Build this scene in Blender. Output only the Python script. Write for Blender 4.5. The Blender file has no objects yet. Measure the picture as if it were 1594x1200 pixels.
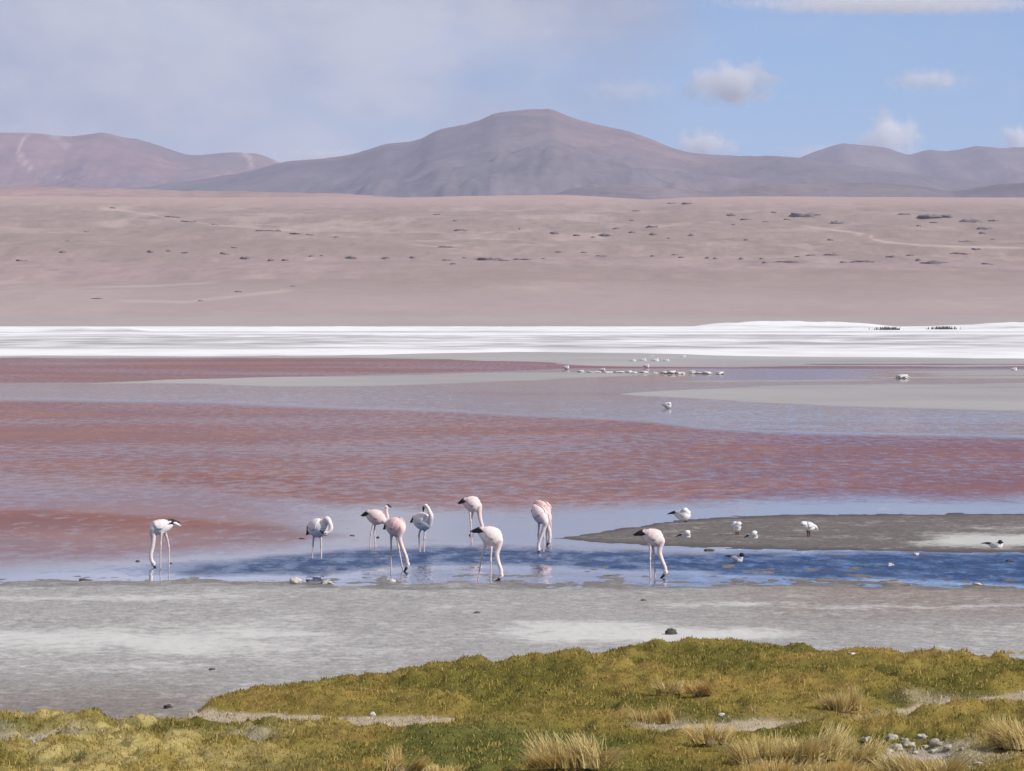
import bpy, math, random
import numpy as np
from mathutils import Vector

# ------------------------------------------------------------------ camera, sky, sun, exposure
S = bpy.context.scene
C = S.collection
CAM_H, F, CX, HOR = 3.3, 8000.0, 797.0, 488.0      # eye height (m), focal length and horizon row of the photograph
cam = bpy.data.cameras.new('camera'); cam_o = bpy.data.objects.new('camera', cam); C.objects.link(cam_o)
cam.sensor_width = 36.0; cam.lens = F / 1594.0 * 36.0
cam.clip_start = 1.0; cam.clip_end = 120000.0
cam_o.location = (0, 0, CAM_H)
cam_o.rotation_euler = (math.radians(90) - math.atan((600 - HOR) / F), 0, 0)
S.camera = cam_o
S.render.resolution_x, S.render.resolution_y = 1024, 771
S.view_settings.view_transform = 'Standard'; S.view_settings.look = 'None'
S.view_settings.gamma = 1.0; S.view_settings.use_curve_mapping = False
S.view_settings.exposure = 0.0
S.render.engine = 'CYCLES'
S.cycles.use_denoising = True
S.cycles.max_bounces = 18; S.cycles.volume_bounces = 16; S.cycles.transparent_max_bounces = 8; S.cycles.volume_step_rate = 0.6; S.cycles.volume_max_steps = 128; S.cycles.diffuse_bounces = 3; S.cycles.glossy_bounces = 3
S.cycles.caustics_reflective = False; S.cycles.caustics_refractive = False
S.cycles.sample_clamp_indirect = 4.0

SUN_EL, SUN_AZ = 36.0, 117.0        # degrees; azimuth clockwise from +Y (the view direction): right, a little behind
sun = bpy.data.lights.new('sun', 'SUN'); sun.energy = 4.4; sun.angle = math.radians(0.53); sun.color = (1.0, 0.955, 0.88)
sun_o = bpy.data.objects.new('sun', sun); C.objects.link(sun_o)
sd = Vector((math.sin(math.radians(SUN_AZ)) * math.cos(math.radians(SUN_EL)),
             math.cos(math.radians(SUN_AZ)) * math.cos(math.radians(SUN_EL)), math.sin(math.radians(SUN_EL))))
sun_o.rotation_euler = sd.to_track_quat('Z', 'Y').to_euler()
sun_o.location = (60, 0, 60)

W = bpy.data.worlds.new('World'); S.world = W; W.use_nodes = True
nt = W.node_tree; nt.nodes.clear()
class NT:
    """short helpers for node trees"""
    def __init__(s, t): s.t = t
    def n(s, typ, **kw):
        d = s.t.nodes.new(typ)
        for k, v in kw.items(): setattr(d, k, v)
        return d
    def l(s, a, b): s.t.links.new(a, b)
    def put(s, sock, v):
        if hasattr(v, 'is_linked') or hasattr(v, 'links'): s.l(v, sock)
        elif isinstance(v, (tuple, list)) and len(v) == 3 and sock.type == 'RGBA': sock.default_value = (*v, 1)
        else: sock.default_value = v
    def math(s, op, a, b=0.0, c=None, clamp=False):
        d = s.n('ShaderNodeMath', operation=op, use_clamp=clamp)
        s.put(d.inputs[0], a); s.put(d.inputs[1], b)
        if c is not None: s.put(d.inputs[2], c)
        return d.outputs[0]
    def vmath(s, op, a, b):
        d = s.n('ShaderNodeVectorMath', operation=op)
        s.put(d.inputs[0], a); s.put(d.inputs[1], b)
        return d.outputs[0]
    def noise(s, vec, scale, detail=4, rough=0.55, dist=0.0):
        d = s.n('ShaderNodeTexNoise'); s.put(d.inputs['Vector'], vec)
        d.inputs['Scale'].default_value = scale; d.inputs['Detail'].default_value = detail
        d.inputs['Roughness'].default_value = rough; d.inputs['Distortion'].default_value = dist
        return d
    def scale(s, vec, sc, loc=(0, 0, 0)):
        d = s.n('ShaderNodeMapping'); s.put(d.inputs['Vector'], vec)
        d.inputs['Scale'].default_value = sc; d.inputs['Location'].default_value = loc
        return d.outputs[0]
    def ramp(s, f, lo, hi, a=0.0, b=1.0):
        d = s.n('ShaderNodeMapRange', interpolation_type='SMOOTHSTEP'); s.put(d.inputs[0], f)
        for i, v in enumerate((lo, hi, a, b)): s.put(d.inputs[i + 1], v)
        return d.outputs[0]
    def mix(s, f, a, b, blend='MIX'):
        d = s.n('ShaderNodeMix', data_type='RGBA', blend_type=blend)
        s.put(d.inputs[0], f); s.put(d.inputs[6], a); s.put(d.inputs[7], b)
        return d.outputs[2]
    def coord(s, which='Object'): return s.n('ShaderNodeTexCoord').outputs[which]
    def attr(s, name): return s.n('ShaderNodeAttribute', attribute_name=name)

w = NT(nt)
sky = w.n('ShaderNodeTexSky', sky_type='NISHITA'); sky.sun_disc = False
sky.sun_elevation = math.radians(SUN_EL); sky.sun_rotation = math.radians(SUN_AZ)
sky.altitude = 4300; sky.air_density = 1.0; sky.dust_density = 0.1; sky.ozone_density = 2.5
g = w.coord('Generated')
# thin grey cloud veil, streaked along the horizon: thick to the left of the view, torn open to the right
sep = w.n('ShaderNodeSeparateXYZ'); w.l(g, sep.inputs[0])
vn1 = w.noise(w.scale(g, (1, 1, 2.6), (3.1, 0.4, 1.7)), 9.0, 5, 0.55).outputs[0]
vn2 = w.noise(w.scale(g, (1, 1, 2.0), (0.3, 2.4, 0.2)), 34.0, 4, 0.5).outputs[0]
side = w.ramp(sep.outputs[0], -0.01, 0.070, 0.36, -0.10)
low = w.math('ADD', w.ramp(sep.outputs[2], 0.022, 0.044, -0.14, 0.08), w.ramp(sep.outputs[2], 0.05, 0.35, 0.0, 0.12))
cov = w.math('ADD', w.math('ADD', vn1, w.math('MULTIPLY', w.math('SUBTRACT', vn2, 0.5), 0.35)), w.math('ADD', side, low))
veil = w.ramp(cov, 0.42, 0.92, 0.0, 0.85)
vn3 = w.noise(w.scale(g, (1.0, 1.0, 1.5), (7.3, 1.1, 4.2)), 15.0, 5, 0.6).outputs[0]
vcol = w.mix(w.ramp(w.math('ADD', w.math('MULTIPLY', vn3, 0.65), w.math('MULTIPLY', vn2, 0.35)), 0.36, 0.66), (3.9, 4.15, 5.5), (7.2, 7.1, 7.6))
skyc = w.mix(1.0, sky.outputs[0], (0.86, 0.97, 1.20), 'MULTIPLY')
wc = w.mix(veil, skyc, vcol)
bg = w.n('ShaderNodeBackground'); w.l(wc, bg.inputs[0]); bg.inputs[1].default_value = 0.088
wo = w.n('ShaderNodeOutputWorld'); w.l(bg.outputs[0], wo.inputs[0])

# ------------------------------------------------------------------ helpers
rng = np.random.default_rng(7)
random.seed(7)
def _h(ix, iy, seed):
    n = (ix.astype(np.int64) * 374761393 + iy.astype(np.int64) * 668265263 + seed * 1442695041) & 0x7fffffff
    n = ((n ^ (n >> 13)) * 1274126177) & 0x7fffffff
    n = ((n ^ (n >> 16)) * 974634777) & 0x7fffffff
    return ((n ^ (n >> 15)) & 0xffffff) / float(0xffffff)
def vnoise(x, y, seed=0):
    x, y = np.broadcast_arrays(np.asarray(x, float), np.asarray(y, float))
    ix, iy = np.floor(x), np.floor(y); fx, fy = x - ix, y - iy
    fx = fx * fx * fx * (fx * (fx * 6 - 15) + 10); fy = fy * fy * fy * (fy * (fy * 6 - 15) + 10)
    a = _h(ix, iy, seed); b = _h(ix + 1, iy, seed); c = _h(ix, iy + 1, seed); d = _h(ix + 1, iy + 1, seed)
    return (a + (b - a) * fx) * (1 - fy) + (c + (d - c) * fx) * fy
def fbm(x, y, seed=0, octv=4, gain=0.5):
    s = 0; a = 1; t = 0
    for i in range(octv):
        s = s + a * (vnoise(np.asarray(x) * 2 ** i + 17.3 * i, np.asarray(y) * 2 ** i + 9.1 * i, seed + i) - 0.5); t += a; a *= gain
    return s / t * 2          # about -1..1
def sst(a, b, x):
    t = np.clip((x - a) / (b - a), 0, 1); return t * t * (3 - 2 * t)
def pl(x, pts):
    p = np.array(pts, float); return np.interp(x, p[:, 0], p[:, 1])
def spl(x, pts):               # smooth (Catmull-Rom) polyline
    p = np.array(pts, float); X, Yv = p[:, 0], p[:, 1]
    m = np.gradient(Yv, X); x = np.clip(x, X[0], X[-1]); i = np.clip(np.searchsorted(X, x) - 1, 0, len(X) - 2)
    h = X[i + 1] - X[i]; t = (x - X[i]) / h
    return ((2*t**3-3*t**2+1)*Yv[i] + (t**3-2*t**2+t)*h*m[i] + (-2*t**3+3*t**2)*Yv[i+1] + (t**3-t**2)*h*m[i+1])
def dist_at(py, z=0.0): return F * (CAM_H - z) / (py - HOR)
def ground(px, py, z=0.0):
    Y = dist_at(py, z); return Vector(((px - CX) / F * Y, Y, z))

def mesh_obj(name, verts, faces, mat, parent=None, smooth=True, cols=None, attrs=None):
    me = bpy.data.meshes.new(name)
    verts = np.asarray(verts, np.float32)
    if isinstance(faces, np.ndarray):
        k = faces.shape[1]; n = len(faces)
        me.vertices.add(len(verts)); me.vertices.foreach_set('co', verts.ravel())
        me.loops.add(n * k); me.loops.foreach_set('vertex_index', faces.astype(np.int32).ravel())
        me.polygons.add(n); me.polygons.foreach_set('loop_start', np.arange(n, dtype=np.int32) * k)
        me.update(calc_edges=True); me.validate()
    else:
        me.from_pydata([tuple(v) for v in verts], [], faces); me.update()
    if smooth: me.polygons.foreach_set('use_smooth', [True] * len(me.polygons))
    if cols is not None:
        ca = me.color_attributes.new('Col', 'FLOAT_COLOR', 'POINT')
        cc = np.ones((len(verts), 4), np.float32); cc[:, :3] = cols; ca.data.foreach_set('color', cc.ravel())
    for k, v in (attrs or {}).items():
        at = me.attributes.new(k, 'FLOAT', 'POINT'); at.data.foreach_set('value', np.asarray(v, np.float32).ravel())
    if mat: me.materials.append(mat)
    o = bpy.data.objects.new(name, me); C.objects.link(o)
    if parent: o.parent = parent
    return o
def grid_faces(nr, nc):
    i = np.arange(nr * nc).reshape(nr, nc)
    return np.stack([i[:-1, :-1], i[:-1, 1:], i[1:, 1:], i[1:, :-1]], -1).reshape(-1, 4)
def tag(o, label=None, cat=None, group=None, kind=None):
    if label: o['label'] = label
    if cat: o['category'] = cat
    if group: o['group'] = group
    if kind: o['kind'] = kind
    return o
def empty(name, loc=(0, 0, 0)):
    o = bpy.data.objects.new(name, None); o.location = loc; o.empty_display_size = 0.1; C.objects.link(o); return o
def mat(name):
    m = bpy.data.materials.new(name); m.use_nodes = True; t = m.node_tree; t.nodes.clear(); k = NT(t)
    out = k.n('ShaderNodeOutputMaterial'); return m, k, out
def principled(k, out, col, rough=0.9, spec=0.3, normal=None):
    b = k.n('ShaderNodeBsdfPrincipled'); k.put(b.inputs['Base Color'], col); k.put(b.inputs['Roughness'], rough)
    k.put(b.inputs['Specular IOR Level'], spec)
    if normal is not None: k.l(normal, b.inputs['Normal'])
    k.l(b.outputs[0], out.inputs[0]); return b
def mix3(a, b, t):
    t = np.asarray(t)[..., None]; return np.asarray(a) * (1 - t) + np.asarray(b) * t

# ------------------------------------------------------------------ materials for the land
def land_mat(name, nscale, amount, rough=0.95, bump=0.0, bscale=None, spec=0.1, stretch=(1, 1, 1), detail=6):
    m, k, out = mat(name)
    v = k.scale(k.coord('Object'), stretch)
    n = k.noise(v, nscale, detail, 0.62).outputs[0]
    n2 = k.noise(v, nscale * 7.3, 3, 0.6).outputs[0]
    f = k.math('ADD', k.math('MULTIPLY', k.math('SUBTRACT', n, 0.5), amount * 2), k.math('MULTIPLY', k.math('SUBTRACT', n2, 0.5), amount))
    col = k.mix(1.0, k.attr('Col').outputs['Color'], k.n('ShaderNodeCombineColor').outputs[0], 'MULTIPLY')
    cmb = col.node.inputs[7].links[0].from_node
    fac = k.math('ADD', f, 1.0)
    for i in range(3): k.l(fac, cmb.inputs[i])
    nor = None
    if bump:
        b = k.n('ShaderNodeBump'); b.inputs['Strength'].default_value = bump; b.inputs['Distance'].default_value = 0.05
        k.l(k.noise(v, bscale or nscale * 3, 5, 0.6).outputs[0], b.inputs['Height']); nor = b.outputs[0]
    principled(k, out, col, rough, spec, nor)
    return m
M_mount = land_mat('mountain_scree', 0.006, 0.65)
M_desert = land_mat('desert_sand', 0.015, 0.14, stretch=(1, 0.3, 1))
M_base = land_mat('plain_earth', 0.01, 0.1)
M_salt = land_mat('salt_crust', 0.35, 0.035, 0.75, stretch=(0.3, 0.5, 1))
M_farmud = land_mat('pale_wet_mud', 0.8, 0.06, 0.6, spec=0.3, stretch=(0.4, 1, 1))
M_turf = land_mat('turf_soil', 9.0, 0.25, bump=0.6, bscale=40)

# mud of the near shore: grey silt with ragged streaks of dried salt
m, k, out = mat('grey_salt_mud'); M_mud = m
co = k.coord('Object')
base = k.attr('Col').outputs['Color']; saltA = k.attr('salt').outputs['Fac']; wet = k.attr('wet').outputs['Fac']
n1 = k.noise(k.scale(co, (0.9, 0.5, 1)), 1.1, 7, 0.70).outputs[0]
n2 = k.noise(k.scale(co, (1.2, 0.62, 1), (5, 3, 0)), 6.0, 7, 0.74).outputs[0]
n3 = k.noise(k.scale(co, (1, 0.3, 1)), 24.0, 5, 0.72).outputs[0]
sm = k.math('ADD', k.math('ADD', k.math('MULTIPLY', n1, 1.1), k.math('MULTIPLY', n2, 0.9)), k.math('MULTIPLY', saltA, 0.36))
smask = k.ramp(sm, 1.0, 1.52)
smask2 = k.math('MULTIPLY', smask, k.math('SUBTRACT', 1.0, wet))
dk = k.ramp(n2, 0.30, 0.72, 0.80, 1.14)
cmb = k.n('ShaderNodeCombineColor'); dk3 = k.math('MULTIPLY', dk, k.ramp(n3, 0.32, 0.68, 0.78, 1.18))
for i in range(3): k.l(dk3, cmb.inputs[i])
mcol = k.mix(1.0, base, cmb.outputs[0], 'MULTIPLY')
mcol = k.mix(wet, mcol, k.mix(1.0, mcol, (0.50, 0.47, 0.45), 'MULTIPLY'))
mcol = k.mix(smask2, mcol, (0.62, 0.60, 0.56))
bmp = k.n('ShaderNodeBump'); bmp.inputs['Strength'].default_value = 0.35; bmp.inputs['Distance'].default_value = 0.02
k.l(n2, bmp.inputs['Height'])
principled(k, out, mcol, k.ramp(wet, 0, 1, 0.9, 0.55), 0.25, bmp.outputs[0])

# lagoon water: red body colour of the algae, reflected sky blue painted into the channel, mirror where calm, broken facets where the wind touches it
m, k, out = mat('lagoon_water'); M_water = m
co = k.coord('Object')
calm = k.attr('calm').outputs['Fac']; red = k.attr('red').outputs['Fac']; blue = k.attr('blue').outputs['Fac']
e1 = k.noise(k.scale(co, (0.9, 0.30, 1)), 1.9, 4, 0.6)
e2 = k.noise(k.scale(co, (1.0, 0.5, 1), (9, 2, 0)), 9.0, 3, 0.6)
e3 = k.noise(k.scale(co, (1.15, 0.30, 1), (4, 1, 0)), 2.6, 5, 0.66)
patch = k.noise(k.scale(co, (0.30, 0.16, 1), (2, 7, 0)), 0.9, 4, 0.55).outputs[0]
gust = k.noise(k.scale(co, (0.12, 0.10, 1), (1, 3, 0)), 0.5, 3, 0.5).outputs[0]
streak = k.ramp(k.math('ADD', k.math('MULTIPLY', e1.outputs[0], 0.7), k.math('MULTIPLY', gust, 0.5)), 0.50, 0.80)
rip = k.math('SUBTRACT', 1.0, calm, clamp=True)
def facets(nz, amp):
    d = k.vmath('SUBTRACT', nz.outputs['Color'], (0.5, 0.5, 0.5))
    d = k.vmath('MULTIPLY', d, (1.0, 1.0, 0.0))
    s = k.n('ShaderNodeVectorMath', operation='SCALE'); k.l(d, s.inputs[0]); k.put(s.inputs['Scale'], amp)
    return s.outputs[0]
fleck = k.ramp(k.math('ADD', k.math('MULTIPLY', e3.outputs[0], 0.8), k.math('MULTIPLY', gust, 0.4)), 0.55, 0.70)
rip = k.math('MULTIPLY', rip, k.math('SUBTRACT', 1.0, k.math('MULTIPLY', fleck, 0.62)))
amp1 = k.math('MULTIPLY', rip, k.ramp(patch, 0.3, 0.7, 1.1, 2.0))
amp2 = k.math('MULTIPLY', rip, 1.3)
fv = k.n('ShaderNodeSeparateXYZ'); k.l(k.vmath('ADD', facets(e1, amp1), facets(e2, amp2)), fv.inputs[0])
nvc = k.n('ShaderNodeCombineXYZ'); k.l(fv.outputs[0], nvc.inputs[0]); nvc.inputs[2].default_value = 1.0
k.l(k.math('MULTIPLY', k.math('ABSOLUTE', fv.outputs[1]), -1.0), nvc.inputs[1])      # at this flat angle only the wave faces turned to the near shore show
nv = nvc.outputs[0]
nn = k.n('ShaderNodeVectorMath', operation='NORMALIZE'); k.l(nv, nn.inputs[0])
redc = k.mix(k.ramp(patch, 0.38, 0.68), (0.220, 0.076, 0.060), (0.290, 0.092, 0.042))
redc = k.mix(k.math('MULTIPLY', streak, 0.55), redc, (0.205, 0.105, 0.115))
greyc = (0.262, 0.222, 0.236)
bl = k.mix(k.ramp(k.math('ADD', k.math('MULTIPLY', e2.outputs[0], 0.5), k.math('MULTIPLY', e3.outputs[0], 0.5)), 0.40, 0.60), (0.010, 0.034, 0.105), (0.036, 0.095, 0.235))  # sky reflection, dark ripples and pale glints painted as the channel's body colour
bodyc = k.mix(red, greyc, redc)
bodyc = k.mix(blue, bodyc, bl)
rough = k.math('ADD', k.math('MULTIPLY', rip, 0.20), 0.018)
df = k.n('ShaderNodeBsdfDiffuse'); k.l(bodyc, df.inputs[0])
gl = k.n('ShaderNodeBsdfGlossy'); gl.inputs[0].default_value = (1, 1, 1, 1); k.l(rough, gl.inputs[1]); k.l(nn.outputs[0], gl.inputs[4] if len(gl.inputs) > 4 and gl.inputs[4].name == 'Normal' else gl.inputs['Normal'])
fr = k.n('ShaderNodeFresnel'); fr.inputs[0].default_value = 1.33; k.l(nn.outputs[0], fr.inputs[1])
gain = k.math('ADD', k.math('MULTIPLY', calm, 0.42), 0.18)
gain = k.math('ADD', gain, k.math('MULTIPLY', fleck, k.math('MULTIPLY', k.math('SUBTRACT', 1.0, calm), 0.27)))
gain = k.math('ADD', gain, k.math('MULTIPLY', blue, k.math('MULTIPLY', calm, 0.34)))
mxs = k.n('ShaderNodeMixShader'); k.l(k.math('MULTIPLY', fr.outputs[0], gain, clamp=True), mxs.inputs[0]); k.l(df.outputs[0], mxs.inputs[1]); k.l(gl.outputs[0], mxs.inputs[2]); k.l(mxs.outputs[0], out.inputs[0])

# ------------------------------------------------------------------ terrain sheets
PXS = np.linspace(-900, 2500, 301)
def sheet(name, pxs, pys, fn, mat_, kind='structure'):
    """a ground sheet; rows get coarser with distance. fn(px, py, X, Y) -> z, colour, attributes"""
    px, py = np.meshgrid(pxs, pys)
    Y = F * CAM_H / (py - HOR); X = (px - CX) / F * Y
    z, col, at = fn(px, py, X, Y)
    V = np.stack([X, Y, np.broadcast_to(z, X.shape)], -1).reshape(-1, 3)
    o = mesh_obj(name, V, grid_faces(len(pys), len(pxs)), mat_, cols=None if col is None else col.reshape(-1, 3), attrs=at)
    return tag(o, kind=kind)

# the plain under everything
gv = [(-26000, -3000, -0.8), (26000, -3000, -0.8), (26000, 24000, -0.8), (-26000, 24000, -0.8)]
tag(mesh_obj('ground', gv, [(0, 1, 2, 3)], M_base, cols=np.tile((0.30, 0.22, 0.19), (4, 1))), kind='structure')

SHORE = [(-500, 912), (0, 906), (150, 904), (300, 905), (500, 906), (700, 909), (900, 911), (1050, 908), (1150, 904), (1250, 904), (1400, 909), (1594, 914), (2100, 920)]
BAR_T = [(860, 838), (900, 833), (960, 824), (1040, 812), (1130, 805), (1250, 801), (1594, 799), (2100, 799)]
BAR_B = [(860, 839), (900, 842), (1000, 849), (1100, 852), (1250, 857), (1594, 862), (2100, 868)]

def water_fn(px, py, X, Y):
    wob = fbm(X * 0.35, Y * 0.10, 3, 4) * 7 * np.clip((py - 540) / 200, 0.15, 1.2)
    wob2 = fbm(X * 1.3, Y * 0.3, 5, 4, 0.6) * 4.5 * np.clip((py - 600) / 200, 0.3, 1)
    y = py + wob + wob2
    r1t = pl(px, [(-500, 618), (0, 622), (300, 626), (500, 634), (700, 640), (850, 648), (1000, 655), (1100, 667), (1200, 673), (1594, 682), (2100, 690)])
    yt = py + wob * 0.4
    r1b = pl(px, [(-500, 745), (0, 748), (200, 752), (350, 762), (450, 782), (520, 794), (700, 799), (850, 797), (1000, 787), (1594, 776), (2100, 770)])
    r2t = pl(px, [(-500, 785), (0, 792), (150, 798), (300, 808), (420, 814), (540, 830), (560, 850)])
    r2b = pl(px, [(-500, 888), (0, 884), (200, 872), (350, 858), (450, 848), (540, 834), (560, 850)])
    red1 = sst(-4, 5, yt - r1t) * sst(-9, 17, r1b - y)
    red2 = sst(-6, 10, y - r2t) * sst(-10, 16, r2b - y) * (px < 560) * 0.9
    far = sst(-1, 1, pl(px, [(-500, 599), (0, 597), (150, 596), (300, 592), (450, 587), (600, 583), (760, 579), (900, 574)]) - py) * (py < 620)
    lens2 = sst(0, 2, py - pl(px, [(200, 601), (300, 596), (420, 599)])) * sst(0, 2, 600.5 - py) * sst(200, 260, px) * sst(420, 340, px)
    farR = sst(0, 3, py - 573) * sst(0, 3, 593 - py) * sst(1040, 1160, px) * sst(1420, 1250, px) * 0.6
    midl = 1.0 * sst(600, 330, px) * sst(730, 750, py) * sst(840, 810, py)
    red = np.clip(np.maximum.reduce([red1, red2, far, lens2 * 0.7, farR, midl]), 0, 1)
    # dark wind streaks in the pale far water
    for (xa, xb, yc, hw) in ((640, 1250, 612, 3), (1010, 1800, 658, 2.5), (1030, 1900, 667, 2)):
        yy = yc + (px - xa) * 0.004 + wob * 0.3
        red = np.maximum(red, 0.55 * sst(xa, xa + 160, px) * sst(xb, xb - 250, px) * np.exp(-((py - yy) / hw) ** 2))
    bt = pl(px, [(-500, 900), (0, 893), (200, 882), (350, 868), (480, 858), (600, 850), (800, 852), (900, 852), (1594, 858), (2100, 860)])
    calm_b = pl(px, [(-500, 899), (0, 894), (300, 894), (480, 895), (560, 889), (620, 884), (800, 885), (950, 887), (1050, 890), (1150, 899), (1594, 909), (2100, 912)])
    blue = sst(-6, 12, y - bt)
    core = sst(-2, 12, y - bt) * sst(-3, 8, calm_b - y)
    band = np.exp(-((y - pl(px, [(0, 880), (400, 876), (600, 866), (850, 868), (1000, 873), (1594, 880)])) / 7) ** 2) * sst(300, 600, px)
    shore = sst(-2, 8, y - calm_b)
    rip = 0.012 + 0.45 * midl + 0.80 * red1 + 0.75 * red2 * sst(910, 860, py) + 0.85 * far + 0.3 * farR + 0.85 * core * sst(150, 420, px) + 0.3 * core + 0.5 * band
    rip = rip + 0.28 * shore * sst(480, 640, px)
    rip = rip + 0.03 * np.clip(fbm(X * 0.25, Y * 0.08, 11, 3), 0, 1) * (py > 640)
    rip = rip + 0.040 * sst(590, 600, py) * sst(690, 650, py) * (1 - red1)
    calm = 1 - np.clip(rip, 0, 1)
    return 0.0, None, {'calm': calm, 'red': red, 'blue': np.clip(blue - 0.12 * shore, 0, 1)}
pys = np.concatenate([np.arange(510, 700, 1.0), np.arange(700, 960, 1.25)])
sheet('lagoon_water', PXS, pys, water_fn, M_water)

def bed_fn(px, py, X, Y):
    sh = pl(px, SHORE)
    d = np.where(py < sh + 10, (py - sh) * 0.0017, 0.017 + (py - sh - 10) * 0.0030)                                  # height rises from the waterline towards the bank
    n = fbm(X * 0.55, Y * 0.45, 21, 5, 0.6); nf = fbm(X * 3.0, Y * 1.6, 29, 4, 0.6)
    z = np.clip(d, -0.05, 0.035) + n * 0.016 + nf * 0.013 * (1 + 0.6 * (py < sh + 8))
    lf = fbm(X * 3.2, Y * 1.1, 25, 4, 0.6); reach = pl(px, [(-300, 5), (480, 9), (700, 16), (900, 26), (1250, 24), (1594, 22)])
    z = np.maximum(z, np.where((py < sh + 2) & (py > sh - 60), (lf - 0.16 - 0.34 * np.clip((sh - py) / reach, 0, 4)) * 0.05, -1))
    bt, bb = pl(px, BAR_T), pl(px, BAR_B)
    bar = np.clip(np.minimum(py - bt, bb - py) * 0.0024, -0.05, 0.014) + n * 0.005 + nf * 0.007
    z2 = np.clip(bar, -0.05, 0.022)
    z = np.maximum(z, np.where((px > 860), z2, -0.06))
    onbar = ((py > bt - 6) & (py < bb + 6) & (px > 850)).astype(float)
    # broad tones: brown on the bar and the near right, grey elsewhere
    b1 = sst(900, 1300, px + 220 * fbm(X * .3, Y * .1, 33, 3)) * sst(1010, 930, py)
    col = mix3(mix3((0.385, 0.366, 0.345), (0.300, 0.255, 0.222), np.clip(b1, 0, 1)), (0.180, 0.154, 0.138), onbar)
    col = mix3(col, (0.235, 0.195, 0.165), 0.8 * sst(1040, 1110, py) * sst(500, 250, px))
    # where dried salt lies
    def bandv(c, hw, x0, x1, s=120, slope=0.0):
        cc = c + slope * (px - x0)
        return np.exp(-((py - cc) / hw) ** 2) * sst(x0 - s, x0 + s, px) * sst(x1 + s, x1 - s, px)
    jig = fbm(X * .5, Y * .2, 41, 5, 0.6) * 11; py_ = py; py = py + jig
    salt = 1.1 * bandv(1000, 24, -600, 430, 200) + 0.75 * bandv(938, 6, -600, 420, 100) + 0.45 * bandv(1045, 9, -600, 330, 90)
    salt = salt + 1.45 * bandv(994, 11, 790, 1230, 90) + 0.9 * bandv(980, 7, 800, 1050, 60) + 0.5 * bandv(948, 5, 900, 1700, 150) + 0.35 * bandv(990, 10, 1350, 1700, 100)
    salt = salt + 0.4 * bandv(1000, 30, 250, 620, 120) + 0.45 * bandv(925, 5, 250, 700, 100)
    salt = salt + onbar * (1.7 * sst(1380, 1480, px + jig * 6) * np.exp(-((py_ - 843 + (px - 1500) * 0.01) / 10) ** 2) + 0.5 * sst(1400, 1590, px) * np.exp(-((py_ - 822) / 5) ** 2))
    py = py_
    wet = np.clip(1 - (z - 0.002) / 0.028, 0, 1) * (1 - 0.55 * sst(4, 30, py - sh))
    wet = wet * (1 - 0.75 * onbar * sst(1.5, 7, np.minimum(py - bt, bb - py) + 3 * nf))
    return z, col, {'salt': np.clip(salt, 0, 1.8), 'wet': wet}
xs = np.concatenate([np.linspace(-900, -70, 60), np.linspace(-60, 1660, 470), np.linspace(1670, 2500, 60)])
pys = np.concatenate([np.arange(785, 959.5, 0.7), np.arange(961, 1250, 2.0)])
sheet('mud_flat', xs, pys, bed_fn, M_mud)

# pale shoals on the far side of the lagoon
LENS = [  # upper edge, lower edge
    ([(130, 597), (300, 591), (450, 586), (600, 583), (750, 580), (900, 577), (1050, 579), (1150, 583)], [(130, 597.5), (250, 597), (340, 598), (430, 601), (600, 601.5), (700, 599), (800, 595), (900, 590), (1010, 584), (1150, 584)]),
    ([(960, 613), (1080, 606), (1200, 600), (1320, 597), (1594, 594), (2100, 590)], [(960, 613.5), (1050, 619), (1150, 626), (1300, 632), (1594, 640), (2100, 650)]),
    ([(1000, 594), (1120, 590), (1300, 588), (1500, 580), (2100, 572)], [(1000, 594.5), (1150, 597), (1300, 596), (1500, 592), (2100, 590)]),
    ([(-500, 540), (2100, 540)], [(-500, 556), (300, 558), (560, 558), (700, 559), (820, 563), (930, 569), (1100, 572), (1300, 572), (1594, 571), (2100, 575)]),
    ([(1340, 578), (1450, 576), (1594, 575), (2100, 573)], [(1340, 578), (1450, 583), (1594, 585), (2100, 590)]),
]
def shoal_fn(px, py, X, Y):
    n = fbm(X * 0.05, Y * 0.035, 51, 4, 0.55); nf = fbm(X * 0.25, Y * 0.06, 57, 3)
    m = np.full(px.shape, -9.0)
    for u, l in LENS:
        up, lo = np.array(u)[:, 0], None
        inside = (px >= u[0][0]) & (px <= u[-1][0])
        d = np.minimum(py - pl(px, u), pl(px, l) - py)
        m = np.maximum(m, np.where(inside, d, -9))
    z = np.clip(m * 0.013, -0.1, 0.10) + n * 0.042 + nf * 0.020 - 0.004
    for (xa, yc, sl, hw) in ((1270, 605, -0.002, 1.3), (1330, 586, -0.004, 1.0), (1200, 567, 0.0, 0.8), (900, 588, 0.004, 0.9)):
        z = z - 0.13 * sst(xa, xa + 150, px) * np.exp(-((py - yc - sl * (px - xa)) / hw) ** 2)
    z = np.where(m < -6, np.minimum(z, -0.02), z)
    col = mix3((0.36, 0.335, 0.318), (0.46, 0.432, 0.408), np.clip(0.5 + n * 0.9, 0, 1))
    col = mix3(col, (0.29, 0.25, 0.24), sst(0.02, -0.01, z))
    return z, col, None
pys = np.concatenate([np.arange(545, 606, 0.45), np.arange(606, 665, 0.8)])
sheet('mud_shoal', np.linspace(-500, 2100, 381), pys, shoal_fn, M_farmud)

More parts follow.
